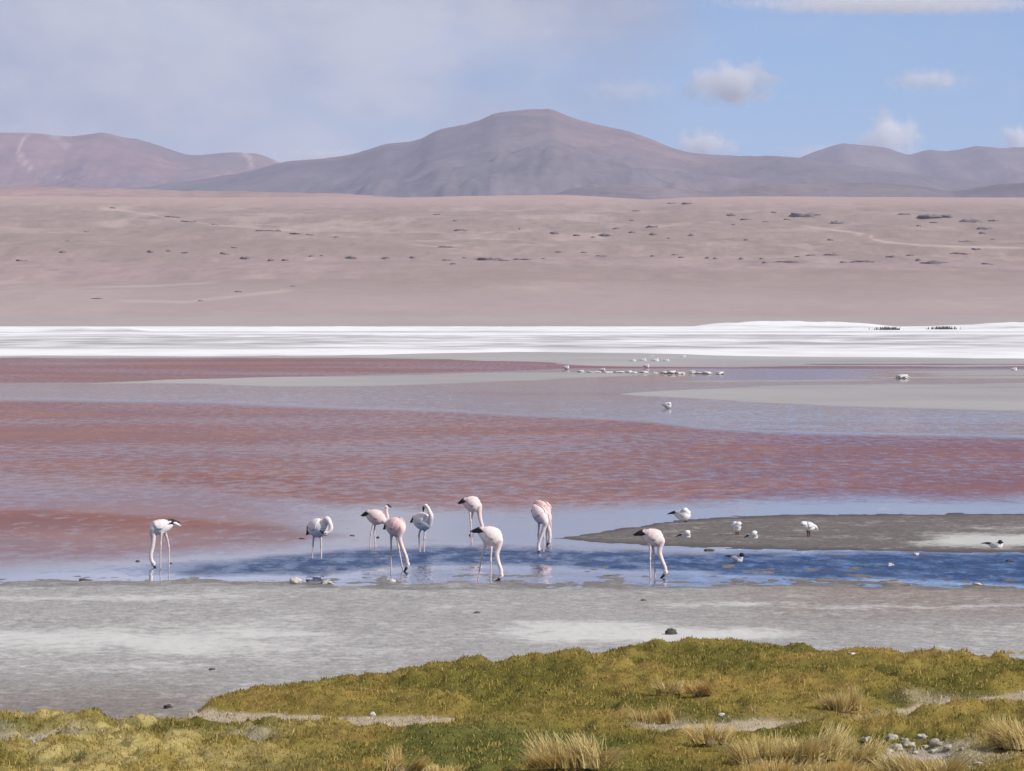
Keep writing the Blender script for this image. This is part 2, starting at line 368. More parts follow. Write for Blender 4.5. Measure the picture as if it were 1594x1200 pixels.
SALT_LO = [(-500, 557), (0, 555.5), (300, 556), (600, 555), (850, 551), (1000, 553), (1150, 559), (1300, 560), (1594, 562), (2100, 566)]
def salt_fn(px, py, X, Y):
    d = pl(px, SALT_LO) - py
    n = fbm(X * 0.02, Y * 0.012, 61, 4); nf = fbm(X * 0.2, Y * 0.05, 65, 3)
    z = np.clip(d * 0.05, -0.2, 0.25) + 0.05 * n + 0.03 * nf * (d > 0)
    # low heaped-up salt ridges, and a hump to the right
    for (x0, x1, yc, h) in ((1060, 1410, 512, 1.15), (1405, 2100, 511, 1.0), (1150, 1330, 510, 0.7), (70, 235, 517, 0.7), (-500, 300, 513, 0.35), (230, 1100, 513.5, 0.45)):
        z = z + h * sst(x0 - 15, x0 + 0.25 * (x1 - x0), px) * sst(x1 + 15, x1 - 0.25 * (x1 - x0), px) * np.exp(-((py - yc) / 1.6) ** 2) * (1 + 0.25 * fbm(px * 0.03, py * 0.2, 69, 3))
    g = 0.8 * np.exp(-((py - 519.0) / 0.9) ** 2) * sst(-200, 300, px) + 0.62 * sst(521, 525, py) * sst(550, 545, py) * (0.75 + 0.5 * nf)
    g = g + 0.3 * np.exp(-((py - 546) / 0.8) ** 2) * sst(700, 200, px) + 0.4 * sst(3, 0.5, d) + 0.5 * sst(506, 502.5, py) + 0.34 * np.clip(nf + n, -1, 1) + 0.45 * sst(0.25, 0.5, fbm(X * 0.03, Y * 0.035, 67, 4, 0.6)) * sst(556, 548, py)
    col = mix3((0.90, 0.89, 0.87), (0.42, 0.395, 0.395), np.clip(g, 0, 1))
    return z, col, None
pys = np.concatenate([np.arange(499, 525, 0.35), np.arange(525, 570, 0.7)])
sheet('salt_flat', np.linspace(-500, 2100, 521), pys, salt_fn, M_salt)

# desert slope rising behind the salt
DES = [(1150, 514), (1230, 507), (1310, 501), (1600, 468), (2000, 437), (2400, 414), (2600, 402), (2900, 385), (3700, 342), (4400, 319), (5000, 305), (5400, 303)]
CREST = [(-900, 305), (0, 307), (300, 309), (600, 309), (760, 307), (880, 305.5), (1010, 313), (1080, 309), (1150, 307), (1594, 308.5), (2500, 309)]
def desert_py(px, Y):
    base = spl(Y, DES); t = sst(3000, 5000, Y); return base + (pl(px, CREST) - 305) * t
def desert_z(px, Y, X):
    z = CAM_H + (HOR - desert_py(px, Y)) / F * Y
    n = fbm(X * 0.004, Y * 0.0022, 71, 5, 0.55); n2 = fbm(X * 0.02, Y * 0.008, 77, 4, 0.55); sc = fbm(X * 0.0016, Y * 0.0045, 73, 3)
    a = sst(1350, 2600, Y) * (1 - 0.8 * sst(4300, 4950, Y))
    z = z + a * (n * 2.8 + n2 * 1.7 + 0.5 * fbm(X * 0.09, Y * 0.03, 79, 3) + 2.4 * sst(0.02, 0.10, sc))
    z = z + 3.0 * sst(2540, 2610, Y + 60 * n) * (1 - sst(2800, 3400, Y))      # a low scarp
    z = np.where(Y > 5150, z - (Y - 5150) * 0.06, z)
    return z
Ys = np.concatenate([np.linspace(1150, 2400, 130), np.linspace(2410, 3000, 110), np.linspace(3010, 5150, 170), np.linspace(5200, 6400, 12)])
px, Yg = np.meshgrid(np.linspace(-450, 2050, 620), Ys); Xg = (px - CX) / F * Yg
zz = desert_z(px, Yg, Xg); pyv = HOR + F * (CAM_H - zz) / Yg
n = fbm(Xg * 0.006, Yg * 0.0016, 81, 4); n2 = fbm(Xg * 0.022, Yg * 0.0045, 87, 5, 0.6)
col = mix3((0.405, 0.298, 0.275), (0.36, 0.270, 0.228), sst(415, 385, pyv + 10 * n))          # pinkish flat, tawnier above the scarp
col = mix3(col, (0.50, 0.385, 0.335), np.clip(0.65 * sst(0.10, 0.45, n2), 0, 1) * sst(5000, 4200, Yg))
col = col * (0.95 + 0.16 * fbm(Xg * 0.10, Yg * 0.012, 83, 4, 0.6) + 0.08 * fbm(Xg * 0.5, Yg * 0.04, 85, 2))[..., None]
col = mix3(col, (0.33, 0.25, 0.215), 0.7 * sst(0.2, 0.6, n) * sst(1300, 1700, Yg))
col = mix3(col, (0.47, 0.335, 0.285), sst(330, 306, pyv))
col = mix3(col, (0.44, 0.348, 0.325), 0.7 * sst(425, 470, pyv))
col = mix3(col, (0.42, 0.365, 0.345), 0.75 * sst(489, 497, pyv))
for pts, wd, a in (([(1250, 352), (1330, 362), (1352, 366), (1358, 372), (1380, 377), (1440, 382), (1500, 384), (1594, 386)], 1.6, 0.7),
                   ([(180, 326), (265, 339), (330, 350), (420, 356), (560, 370)], 0.9, 0.5), ([(640, 380), (700, 386), (740, 393)], 0.9, 0.5),
                   ([(180, 468), (290, 470), (350, 463), (450, 452)], 2.2, 0.5), ([(150, 447), (240, 445), (330, 440)], 1.5, 0.5)):
    yc = pl(px, pts); m_ = a * np.exp(-((pyv - yc) / wd) ** 2) * sst(pts[0][0] - 20, pts[0][0] + 20, px) * sst(pts[-1][0] + 20, pts[-1][0] - 20, px)
    col = mix3(col, (0.58, 0.47, 0.41), m_)
V = np.stack([Xg, Yg, zz], -1).reshape(-1, 3)
tag(mesh_obj('desert_slope', V, grid_faces(*px.shape), M_desert, cols=col.reshape(-1, 3)), kind='structure')

def range_mesh(name, Yc, depth, prof, colfn, rough, seed, px0, px1, ncol=420, nrow=90):
    """a mountain range: crest line prof (photograph rows) at distance Yc, falling off to both sides in depth"""
    px_, t = np.meshgrid(np.linspace(px0, px1, ncol), np.linspace(-1, 1, nrow))
    X = (px_ - CX) / F * Yc; Y = Yc + t * depth
    H = CAM_H + (HOR - spl(px_, prof) + 1.6 * fbm(px_ * 0.035, px_ * 0, seed + 21, 5, 0.6)) / F * Yc
    cut = np.where(t < 0, 1 - np.abs(t) ** 1.35, 1 - np.abs(t) ** 1.6)
    low = 40.0
    sway = fbm(X * 0.0011, Y * 0.0011, seed + 5, 3) * 0.22
    tt = np.clip(np.abs(t + sway * (1 - np.abs(t))), 0, 1)
    z = low + (H - low) * np.clip(1 - tt ** 1.25, 0, 1)
    # gullies run down the slope
    gx = X + 500 * fbm(X * 0.0006, Y * 0.0006, seed + 9, 3)
    gul = 1 - np.abs(fbm(gx * 0.0042, Y * 0.0011, seed, 6, 0.62)) * 2.2
    hill = fbm(X * 0.0016, Y * 0.0016, seed + 3, 4)
    z = z + rough * (np.clip(np.abs(t), 0, 0.8) * (hill * 90 - np.clip(gul, 0, 1) * 60)) * sst(0, 0.10, np.abs(t))
    z = z - 140 * sst(0.9, 1.0, np.abs(t))
    py_ = HOR + F * (CAM_H - z) / Y
    col = colfn(px_, py_, X, Y, t)
    V = np.stack([X, Y, z], -1).reshape(-1, 3)
    return tag(mesh_obj(name, V, grid_faces(*px_.shape), M_mount, cols=np.asarray(col).reshape(-1, 3)), kind='structure')
def streaks(col, px_, py_, lines, c):
    for pts, wd, a in lines:
        p = np.array(pts, float); best = np.full(px_.shape, 1e9)
        for (x0, y0), (x1, y1) in zip(p[:-1], p[1:]):
            L2 = (x1 - x0) ** 2 + (y1 - y0) ** 2; u = np.clip(((px_ - x0) * (x1 - x0) + (py_ - y0) * (y1 - y0)) / L2, 0, 1)
            best = np.minimum(best, np.hypot(px_ - x0 - u * (x1 - x0), py_ - y0 - u * (y1 - y0)))
        col = mix3(col, c, a * np.exp(-(best / wd) ** 2))
    return col
def c_main(px_, py_, X, Y, t):
    n = fbm(X * 0.0012, Y * 0.0012, 91, 4)
    col = mix3((0.165, 0.130, 0.128), (0.225, 0.155, 0.140), sst(-0.2, 0.4, n + 0.25 * np.sin((px_ - 700) / 160)))
    col = mix3(col, (0.130, 0.108, 0.112), 0.7 * sst(0.1, 0.5, fbm(X * 0.0006 + 4, Y * 0.0016, 95, 4)))
    return col
def c_left(px_, py_, X, Y, t):
    n = fbm(X * 0.002, Y * 0.002, 101, 4)
    col = mix3((0.265, 0.160, 0.142), (0.20, 0.135, 0.128), sst(-0.3, 0.4, n))
    col = mix3(col, (0.23, 0.165, 0.15), sst(280, 330, px_) * 0.8)
    return streaks(col, px_, py_, [([(52, 211), (48, 220), (50, 235), (62, 252)], 2.2, 0.8), ([(62, 252), (85, 268), (130, 278), (165, 283)], 1.3, 0.5), ([(88, 212), (105, 220), (118, 228)], 3.5, 0.4),
                                   ([(375, 236), (388, 246), (396, 260)], 2.2, 0.8), ([(425, 250), (440, 252)], 2.5, 0.5), ([(0, 218), (20, 230)], 3, 0.2)], (0.55, 0.42, 0.35))
def c_right(px_, py_, X, Y, t):
    n = fbm(X * 0.0016, Y * 0.0016, 111, 4); return mix3((0.20, 0.15, 0.14), (0.25, 0.17, 0.15), sst(-0.3, 0.4, n))
def c_low(px_, py_, X, Y, t):
    n = fbm(X * 0.003, Y * 0.003, 121, 4); return mix3((0.175, 0.14, 0.14), (0.235, 0.175, 0.16), sst(-0.3, 0.5, n))
def c_pink(px_, py_, X, Y, t):
    n = fbm(X * 0.003, Y * 0.003, 131, 4); return mix3((0.40, 0.27, 0.225), (0.345, 0.235, 0.20), sst(-0.3, 0.5, n))
range_mesh('mountain', 13500, 3200, [(-900, 330), (100, 300), (300, 278), (400, 262), (440, 251), (480, 246), (540, 240), (600, 225), (660, 212), (680, 201), (700, 196), (745, 186), (768, 176), (800, 171), (845, 167), (857, 166), (872, 172), (900, 183), (940, 193), (980, 203), (1010, 213), (1040, 226), (1100, 237), (1150, 240), (1200, 242), (1240, 246), (1320, 256), (1450, 275), (1700, 300), (2600, 330)], c_main, 1.0, 140, -900, 2500, 640, 150)
range_mesh('mountain', 16500, 2300, [(-900, 250), (-500, 222), (-200, 214), (0, 208), (40, 209), (70, 209), (100, 212), (130, 210), (160, 206), (190, 211), (230, 219), (290, 239), (330, 237), (375, 234), (410, 240), (440, 251), (500, 272), (560, 292), (700, 320), (900, 340)], c_left, 0.8, 150, -900, 900, 420, 90)
range_mesh('mountain', 17500, 2600, [(900, 330), (1100, 280), (1180, 262), (1240, 245), (1280, 231), (1312, 222), (1345, 225), (1380, 228), (1420, 238), (1450, 230), (1480, 232), (1530, 222), (1570, 224), (1594, 223), (1700, 214), (1900, 236), (2300, 228), (2600, 260)], c_right, 0.9, 160, 900, 2600, 420, 90)
range_mesh('hill', 8600, 1100, [(700, 330), (840, 312), (868, 301), (890, 294), (930, 291), (1000, 291), (1060, 295), (1110, 297), (1170, 291), (1200, 288), (1300, 285), (1380, 284), (1440, 289), (1480, 296), (1510, 294), (1550, 286), (1594, 283), (1800, 280), (2400, 290)], c_low, 0.45, 170, 700, 2400, 400, 60)
range_mesh('hill', 6900, 900, [(-900, 275), (-300, 283), (0, 287), (150, 290), (250, 293), (400, 298), (520, 302), (640, 309), (760, 318), (900, 330)], c_pink, 0.15, 180, -900, 900, 240, 50)

# ------------------------------------------------------------------ haze: the thin high-plain air
m, k, out = mat('haze_air')
pv = k.n('ShaderNodeVolumePrincipled'); pv.inputs['Color'].default_value = (0.66, 0.74, 1.0, 1); pv.inputs['Density'].default_value = 3.9e-5
pv.inputs['Anisotropy'].default_value = 0.0
k.l(pv.outputs[0], out.inputs['Volume'])
hx, y0, y1, z0, z1 = 9500, -1200, 21000, -2.0, 612
hv = [(-hx, y0, z0), (hx, y0, z0), (hx, y1, z0), (-hx, y1, z0), (-hx, y0, z1), (hx, y0, z1), (hx, y1, z1), (-hx, y1, z1)]
tag(mesh_obj('haze', hv, [(0, 3, 2, 1), (4, 5, 6, 7), (0, 1, 5, 4), (1, 2, 6, 5), (2, 3, 7, 6), (3, 0, 4, 7)], m, smooth=False), kind='stuff')

# ------------------------------------------------------------------ clouds beyond the mountains (outside the haze)
def remesh(o, voxel, smooth_it=4, fac=0.5):
    md = o.modifiers.new('r', 'REMESH'); md.mode = 'VOXEL'; md.voxel_size = voxel; md.use_smooth_shade = True
    if smooth_it:
        ms = o.modifiers.new('s', 'SMOOTH'); ms.iterations = smooth_it; ms.factor = fac
    dg = bpy.context.evaluated_depsgraph_get(); me = bpy.data.meshes.new_from_object(o.evaluated_get(dg))
    old = o.data; o.modifiers.clear(); o.data = me; bpy.data.meshes.remove(old); me.name = o.name
    return o
def ico(sub=2):
    import bmesh
    bm = bmesh.new(); bmesh.ops.create_icosphere(bm, subdivisions=sub, radius=1.0)
    v = np.array([x.co[:] for x in bm.verts]); f = np.array([[q.index for q in p.verts] for p in bm.faces]); bm.free()
    return v, f
ICO2, ICO3 = ico(2), ico(3)
CY = 30000.0
def cloud(px, py, wd, ht, density, label, seed=1, nscale=2.2, soft=1.0):
    """a body of vapour: the mesh bounds it, the density thins out towards a ragged edge"""
    s = CY / F; a, b_, c = wd * 0.72 * s, wd * 0.45 * s, ht * 0.80 * s
    v = ICO3[0]; nz = fbm(v[:, 0] * 2 + seed, v[:, 1] * 2 + v[:, 2] * 2, 600 + seed, 3)
    v = v * (1.12 + 0.10 * nz)[:, None] * np.array([a, b_, c]); v[:, 2] = np.where(v[:, 2] < 0, v[:, 2] * 0.7, v[:, 2])
    o = mesh_obj('cloud', v, ICO3[1], None)
    o.location = ((px - CX) / F * CY, CY, CAM_H + (HOR - (py + ht * 0.12)) / F * CY)
    m, k, out = mat('cloud_vapour')
    p = k.scale(k.coord('Object'), (1 / a, 1 / b_, 1 / c))
    ln = k.n('ShaderNodeVectorMath', operation='LENGTH'); k.l(p, ln.inputs[0])
    q = k.scale(k.coord('Object'), (1 / (ht * s), 1 / (ht * s), 1 / (ht * s)), (seed * 1.7, seed * 0.9, 0))
    n = k.noise(q, nscale, 5, 0.58).outputs[0]
    f = k.math('ADD', k.math('SUBTRACT', 0.72, ln.outputs['Value']), k.math('MULTIPLY', k.math('SUBTRACT', n, 0.5), 1.7))
    d = k.math('MULTIPLY', k.ramp(f, 0.0, 0.85 * soft), density)
    v = k.n('ShaderNodeVolumePrincipled'); v.inputs['Color'].default_value = (0.995, 0.995, 0.995, 1)
    k.l(d, v.inputs['Density']); v.inputs['Anisotropy'].default_value = 0.0
    k.l(v.outputs[0], out.inputs['Volume']); o.data.materials.append(m)
    return tag(o, label, 'cloud', 'fair weather clouds over the mountains')
cloud(1142, 122, 150, 68, 0.0300, 'bright rounded white cloud floating in the blue right of the high peak', seed=3)
cloud(1384, 206, 115, 78, 0.0320, 'tall white puffy cloud rising behind the saddle of the right-hand mountains', seed=5)
cloud(1098, 218, 105, 46, 0.0300, 'low white cloud touching the right shoulder of the high mountain', seed=8)
cloud(1446, 121, 135, 36, 0.0120, 'thin faint elongated cloud at the upper right of the sky', seed=13)
cloud(1585, 212, 70, 46, 0.0400, 'white cloud cut off by the right edge behind the mountains', seed=21)
cloud(1390, 2, 520, 30, 0.0114, 'long flat white cloud along the top right edge of the sky', seed=34)
cloud(1290, 234, 190, 26, 0.0060, 'thin low wisp of cloud along the ridge left of the tall puffy cloud', seed=71)
cloud(985, 135, 170, 40, 0.0035, 'faint pale wisp of cloud above the right slope of the high peak', seed=83)
cloud(510, 240, 170, 26, 0.0095, 'pale flat cloud lying behind the left foot of the high mountain', seed=55)

# ------------------------------------------------------------------ rocks on the desert slope
def simple_mat(name, c1, c2, nscale, rough=0.9, spec=0.2, bump=0.0):
    m, k, out = mat(name); n = k.noise(k.coord('Object'), nscale, 5, 0.6).outputs[0]
    nor = None
    if bump:
        b = k.n('ShaderNodeBump'); b.inputs['Strength'].default_value = bump; b.inputs['Distance'].default_value = 0.02
        k.l(n, b.inputs['Height']); nor = b.outputs[0]
    principled(k, out, k.mix(k.ramp(n, 0.3, 0.7), c1, c2), rough, spec, nor); return m
M_outcrop = simple_mat('dark_volcanic_rock', (0.125, 0.105, 0.112), (0.21, 0.165, 0.155), 0.4)
OUT = [(267,337,24,4),(292,344,30,4),(334,349,10,3),(418,358,44,6),(460,364,18,3),(481,366,14,3),(523,369,10,3),(98,392,12,5),(32,405,18,5),(234,391,12,6),(263,390,9,3),(288,393,14,4),
 (350,395,14,5),(381,402,14,6),(364,385,10,3),(422,404,10,5),(444,404,12,4),(485,398,9,5),(501,397,6,5),(545,400,18,5),(134,360,8,4),(371,454,14,3),(456,445,9,3),(313,468,10,3),(151,464,18,3),(176,323,10,3),(105,375,8,3),
 (680,333,12,4),(717,357,22,7),(708,343,8,4),(809,356,4,5),(863,362,14,6),(897,366,12,4),(923,370,12,5),(942,366,22,6),(960,355,12,5),(983,361,12,5),(984,343,8,4),(991,328,14,4),(1014,352,20,7),(1016,365,12,5),(1076,366,9,9),(1041,370,6,5),
 (768,402,56,9),(810,403,30,4),(695,384,30,4),(601,401,12,4),(642,401,9,4),(695,404,16,4),(705,410,10,5),(723,401,8,3),(846,402,8,3),(870,392,14,3),(909,393,12,3),(937,398,20,3),(1016,398,10,4),(1049,396,14,4),(1061,400,12,4),(1071,316,18,4),(1046,316,14,3),
 (1138,335,14,5),(1161,341,18,5),(1142,349,10,4),(1190,345,12,3),(1205,330,10,4),(1251,336,46,9),(1301,346,24,7),(1224,341,12,4),(1405,333,30,5),(1446,336,40,6),(1473,337,20,4),(1511,343,40,10),(1531,354,30,9),(1547,343,20,4),(1502,375,20,5),(1453,346,14,4),(1430,351,10,4),(1161,373,9,4),(1292,373,10,4),(1528,363,12,5),
 (1101,401,8,5),(1113,402,8,5),(1153,402,8,7),(1186,402,8,4),(1190,408,12,6),(1224,407,40,6),(1241,399,10,4),(1262,397,20,3),(1293,396,24,4),(1314,408,16,4),(1342,406,34,5),(1386,399,16,6),(1417,397,12,4),(1429,404,10,7),(1456,408,46,8),(1492,394,28,4),(1519,387,18,4),(1536,410,20,5),(1545,372,8,3)]
_Yt = np.linspace(1300, 4950, 900)
def slope_point(px, py):
    X = (px - CX) / F * _Yt; z = desert_z(np.full_like(_Yt, px), _Yt, X); row = HOR + F * (CAM_H - z) / _Yt
    i = int(np.argmax(row <= py)); return Vector((X[i], _Yt[i], z[i]))
def ordinal(i):
    w_ = ['first', 'second', 'third', 'fourth', 'fifth', 'sixth', 'seventh', 'eighth', 'ninth', 'tenth', 'eleventh', 'twelfth']
    if i < 12: return w_[i]
    n_ = i + 1; return f"{n_}{'th' if 10 < n_ % 100 < 14 else {1: 'st', 2: 'nd', 3: 'rd'}.get(n_ % 10, 'th')}"
groups = {'on the upper desert slope': [], 'along the scarp at mid slope': [], 'low on the pale flat below the scarp': []}
for t in OUT:
    key = list(groups)[0 if t[1] < 380 else 1 if t[1] < 420 else 2]; groups[key].append(t)
for gi, (where, lst) in enumerate(groups.items()):
    for i, (px_, py_, w_, h_) in enumerate(sorted(lst)):
        p = slope_point(px_, py_ + h_ * 0.3); s = p.y / F
        v = ICO3[0].copy(); sd_ = i * 7 + gi * 131
        n_ = fbm(v[:, 0] * 2.6 + sd_, v[:, 1] * 2.6 + v[:, 2] * 3.1, 200 + sd_, 4, 0.6)
        v = v * (1 + 0.75 * n_)[:, None]
        if w_ > 13: v[:, 2] *= 0.55 + 0.75 * vnoise(v[:, 0] * w_ / 7.0 + sd_, v[:, 0] * 0, 300 + sd_)     # broken skyline
        v = v * np.array([w_ * s * 0.46, w_ * s * 0.30 + 1.5, h_ * s * 0.5])
        o = mesh_obj('rock_outcrop', v, ICO3[1], M_outcrop, smooth=False); o.location = p - Vector((0, 0, h_ * s * 0.08))
        if px_ == 768: o.rotation_euler = (0, 0.09, 0)
        size = 'long' if w_ >= 28 else 'narrow' if w_ >= 14 else 'tiny'
        tag(o, f'{size} dark rock outcrop {where}, {ordinal(i)} from the left', 'rock', 'dark rock outcrops ' + where)

# dark scrub on the salt hump
M_scrub = simple_mat('dark_scrub', (0.05, 0.055, 0.04), (0.10, 0.10, 0.075), 3.0)
def blades_mesh(n, base_fn, len_fn, spread, width, r, segs=3, droop=0.6):
    """curved grass blades; returns vertices, quads and the 0-1 height along the blade"""
    b = base_fn(n); L = len_fn(n, b); az = r.uniform(0, 2 * math.pi, n); tilt = np.abs(r.normal(0, spread, n))
    if isinstance(droop, float): droop = np.full(n, droop)
    V = np.zeros((n, segs + 1, 2, 3)); T = np.zeros((n, segs + 1, 2))
    side = np.stack([-np.sin(az), np.cos(az), np.zeros(n)], -1)
    p = b.copy(); ang = tilt.copy()
    face = r.uniform(0, math.pi, n); sv = np.stack([np.cos(face), np.sin(face) * 0.5, np.zeros(n)], -1)
    for s_ in range(segs + 1):
        t = s_ / segs; wd_ = width * (1 - 0.85 * t)
        V[:, s_, 0] = p - sv * wd_[:, None] / 2 if hasattr(wd_, 'shape') and wd_.shape else p - sv * wd_ / 2
        V[:, s_, 1] = p + sv * wd_[:, None] / 2 if hasattr(wd_, 'shape') and wd_.shape else p + sv * wd_ / 2
        T[:, s_] = t
        d = np.stack([np.cos(az) * np.sin(ang), np.sin(az) * np.sin(ang), np.cos(ang)], -1)
        p = p + d * (L / segs)[:, None]; ang = ang + droop * tilt / segs * 1.5
    idx = np.arange(n * (segs + 1) * 2).reshape(n, segs + 1, 2)
    Q = np.stack([idx[:, :-1, 0], idx[:, :-1, 1], idx[:, 1:, 1], idx[:, 1:, 0]], -1).reshape(-1, 4)
    return V.reshape(-1, 3), Q, T.reshape(-1)
for i, (px_, py_, w_, h_, lb) in enumerate(((1384, 514, 36, 6, 'dark green scrub patch on the right end of the salt hump'), (1470, 513, 40, 6, 'dark scrub scattered on the low salt ridge near the right edge'))):
    p = ground(px_, py_ + 2); s = p.y / F; r = np.random.default_rng(400 + i)
    def bf(n): return np.stack([r.normal(0, 0.25, n) * w_ * s, r.normal(0, 2.0, n), np.zeros(n)], -1)
    V, Q, T = blades_mesh(170, bf, lambda n, b: h_ * s * r.uniform(0.4, 1.0, n), 0.5, 0.25, r, 2)
    o = mesh_obj('scrub_patch', V, Q, M_scrub); o.location = p + Vector((0, 0, 0.3)); tag(o, lb, 'scrub', 'scrub on the salt', 'stuff')

# ------------------------------------------------------------------ grassy bank in the foreground
ISL_T = [(-900, 1300), (200, 1200), (292, 1097), (340, 1082), (430, 1060), (520, 1042), (620, 1038), (700, 1031), (800, 1024), (900, 1014), (1000, 1006), (1100, 1002), (1250, 1000), (1275, 1006), (1295, 1016), (1400, 1024), (1594, 1028), (2400, 1034)]
ISL_B = [(-900, 1100), (292, 1096), (330, 1098), (370, 1101), (500, 1105), (640, 1109), (800, 1118), (1000, 1126), (1150, 1118), (1300, 1112), (1400, 1098), (1470, 1085), (1594, 1070), (2400, 1060)]
FRT_T = [(-900, 1095), (0, 1103), (100, 1106), (200, 1110), (300, 1114), (420, 1120), (640, 1124), (720, 1117), (900, 1116), (985, 1128), (1120, 1126), (1250, 1118), (1350, 1112), (1450, 1100), (1594, 1092), (2400, 1085)]
def cushions(X, Y, sx, sy, seed):
    """domed cushion plants packed side by side: 1 on top of a cushion, 0 in the gaps; also a random tone per cushion"""
    x, y = X * sx, Y * sy; ix, iy = np.floor(x), np.floor(y); d1 = np.full(x.shape, 9.0); d2 = d1.copy(); idv = np.zeros(x.shape)
    for a in (-1, 0, 1):
        for b in (-1, 0, 1):
            cx, cy = ix + a, iy + b
            d = np.hypot(x - cx - 0.15 - 0.7 * _h(cx, cy, seed), y - cy - 0.15 - 0.7 * _h(cx, cy, seed + 1)) * (0.8 + 0.5 * _h(cx, cy, seed + 2))
            nr = d < d1; d2 = np.where(nr, d1, np.minimum(d2, d)); idv = np.where(nr, _h(cx, cy, seed + 3), idv); d1 = np.where(nr, d, d1)
    return sst(0.0, 0.55, d2 - d1), idv
def bank(X, Y):
    zr = 0.12
    px_ = CX + F * X / Y; py_ = HOR + F * (CAM_H - zr) / Y
    jig = fbm(X * 1.6, Y * 0.9, 501, 4) * 5 + fbm(X * 6, Y * 3, 505, 3) * 2
    it, ib, ft = pl(px_, ISL_T), pl(px_, ISL_B), pl(px_, FRT_T)
    it2 = it + (it - HOR) * 0.0
    a = np.minimum(py_ - it + 8 + jig * 0.25, ib - py_ + jig * 0.6)
    isl = sst(0, 16, a) * (px_ > 285)
    frt = sst(0, 9, py_ - ft + jig * 0.6)
    h = np.zeros_like(X)
    # bare hollows
    def blob(cx, cy, rx, ry): return np.exp(-(((px_ - cx + jig * 5) / rx) ** 2 + ((py_ - cy + jig * 0.5) / ry) ** 2) ** 1.5)
    bare = np.maximum.reduce([0.9 * blob(50, 1145, 95, 12), 0.95 * blob(1430, 1162, 75, 11), 0.7 * blob(1525, 1083, 100, 8), 0.55 * blob(400, 1148, 45, 9), 0.55 * blob(1035, 1118, 45, 7), 0.6 * blob(1240, 1118, 130, 8), 0.5 * blob(1500, 1180, 90, 14)])
    hum = fbm(X * 1.1, Y * 0.75, 511, 4, 0.55); hum2 = fbm(X * 3.6, Y * 2.4, 515, 3, 0.55); hum3 = fbm(X * 11, Y * 8, 519, 2)
    h = isl * (0.035 + 0.055 * sst(420, 1050, px_) + 0.12 * hum) + frt * (0.04 + 0.12 * hum) * (1 - 0.5 * isl)
    cover = np.clip(np.maximum(isl, frt), 0, 1)
    wx, wy = X + 0.10 * fbm(X * 4, Y * 3, 571, 2), Y + 0.25 * fbm(X * 3, Y * 2, 575, 2)
    cu, _ = cushions(wx, wy, 2.6, 1.1, 581); cu2, _ = cushions(wx, wy, 5.5, 2.6, 585)
    amt = 0.12 + 0.50 * sst(0.0, 0.4, fbm(X * 0.7, Y * 0.4, 589, 2)); amt = np.maximum(amt, 0.85 * sst(700, 300, px_) * sst(1100, 1115, py_))
    h = h + cover * amt * (0.055 * cu + 0.026 * cu2)
    h = h + cover * (0.055 * np.abs(hum2) + 0.016 * hum3) - 0.06 * bare * cover
    soil = np.maximum(sst(-2, 5, py_ - it + jig * 0.3) * (px_ > 285), sst(-6, 3, py_ - ft + jig * 0.6))
    h = np.where(soil > 0.01, h + 0.055 * soil + 0.012 * hum3 + 0.02 * hum2, -0.15)
    return h, cover, bare, hum, hum2, px_, py_, isl, frt
bx_ = np.concatenate([np.arange(-9.6, -5.4, 0.09), np.arange(-5.4, 5.4, 0.030), np.arange(5.4, 9.6, 0.09)]); by_ = np.arange(31.0, 52.5, 0.058)
Xb, Yb = np.meshgrid(bx_, by_)
hb, cover, bare, hum, hum2, pxb, pyb, isl, frt = bank(Xb, Yb)
def turf_colour(X, Y, hum, hum2, px_, py_, bare):
    wx, wy = X + 0.10 * fbm(X * 4, Y * 3, 571, 2), Y + 0.25 * fbm(X * 3, Y * 2, 575, 2)
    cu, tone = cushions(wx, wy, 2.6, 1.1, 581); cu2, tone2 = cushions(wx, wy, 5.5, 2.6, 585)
    t1 = fbm(X * 0.8, Y * 0.4, 531, 4); t2 = fbm(X * 2.5, Y * 1.2, 535, 4); t3 = fbm(X * 0.5 + 9, Y * 0.3, 539, 3)
    green, olive, ochre, straw = (0.180, 0.158, 0.034), (0.350, 0.262, 0.066), (0.405, 0.268, 0.078), (0.62, 0.50, 0.200)
    c = mix3(green, olive, sst(-0.35, 0.05, hum * 0.9 + 0.35 * t1 - 0.12))
    c = mix3(c, ochre, sst(0.0, 0.5, t2 * 0.8 + t1 * 0.5 + 0.35 * hum) * 0.85)
    left = sst(620, 200, px_) * sst(1098, 1110, py_)
    c = mix3(c, straw, np.clip(left * sst(-0.5, 0.25, t2 + 0.4 * t1) * 0.95 + 0.35 * sst(0.25, 0.6, t3) * sst(1100, 1130, py_), 0, 1))
    c = c * (0.86 + 0.28 * (0.6 * tone + 0.4 * tone2))[..., None]
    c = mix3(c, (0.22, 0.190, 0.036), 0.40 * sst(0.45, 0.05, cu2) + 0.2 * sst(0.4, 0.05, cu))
    c = mix3(c, (0.105, 0.125, 0.025), 0.8 * sst(0.15, 0.45, t3) * sst(1120, 1150, py_) * sst(350, 480, px_) * sst(1200, 1100, px_))
    return c
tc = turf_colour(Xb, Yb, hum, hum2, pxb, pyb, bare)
dirt = mix3((0.40, 0.34, 0.27), (0.52, 0.47, 0.40), vnoise(Xb * 9, Yb * 6, 551))
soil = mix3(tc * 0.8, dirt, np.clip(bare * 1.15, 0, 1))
edge = sst(0.16, 0.03, cover)
soil = mix3(soil, (0.50, 0.40, 0.27), edge)
V = np.stack([Xb, Yb, hb], -1).reshape(-1, 3)
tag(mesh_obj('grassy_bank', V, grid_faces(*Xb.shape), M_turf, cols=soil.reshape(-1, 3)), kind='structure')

# the sandy strip between bank and front turf: pale litter
strip = np.clip(sst(-10, 4, pyb - pl(pxb, ISL_B)), 0, 1)

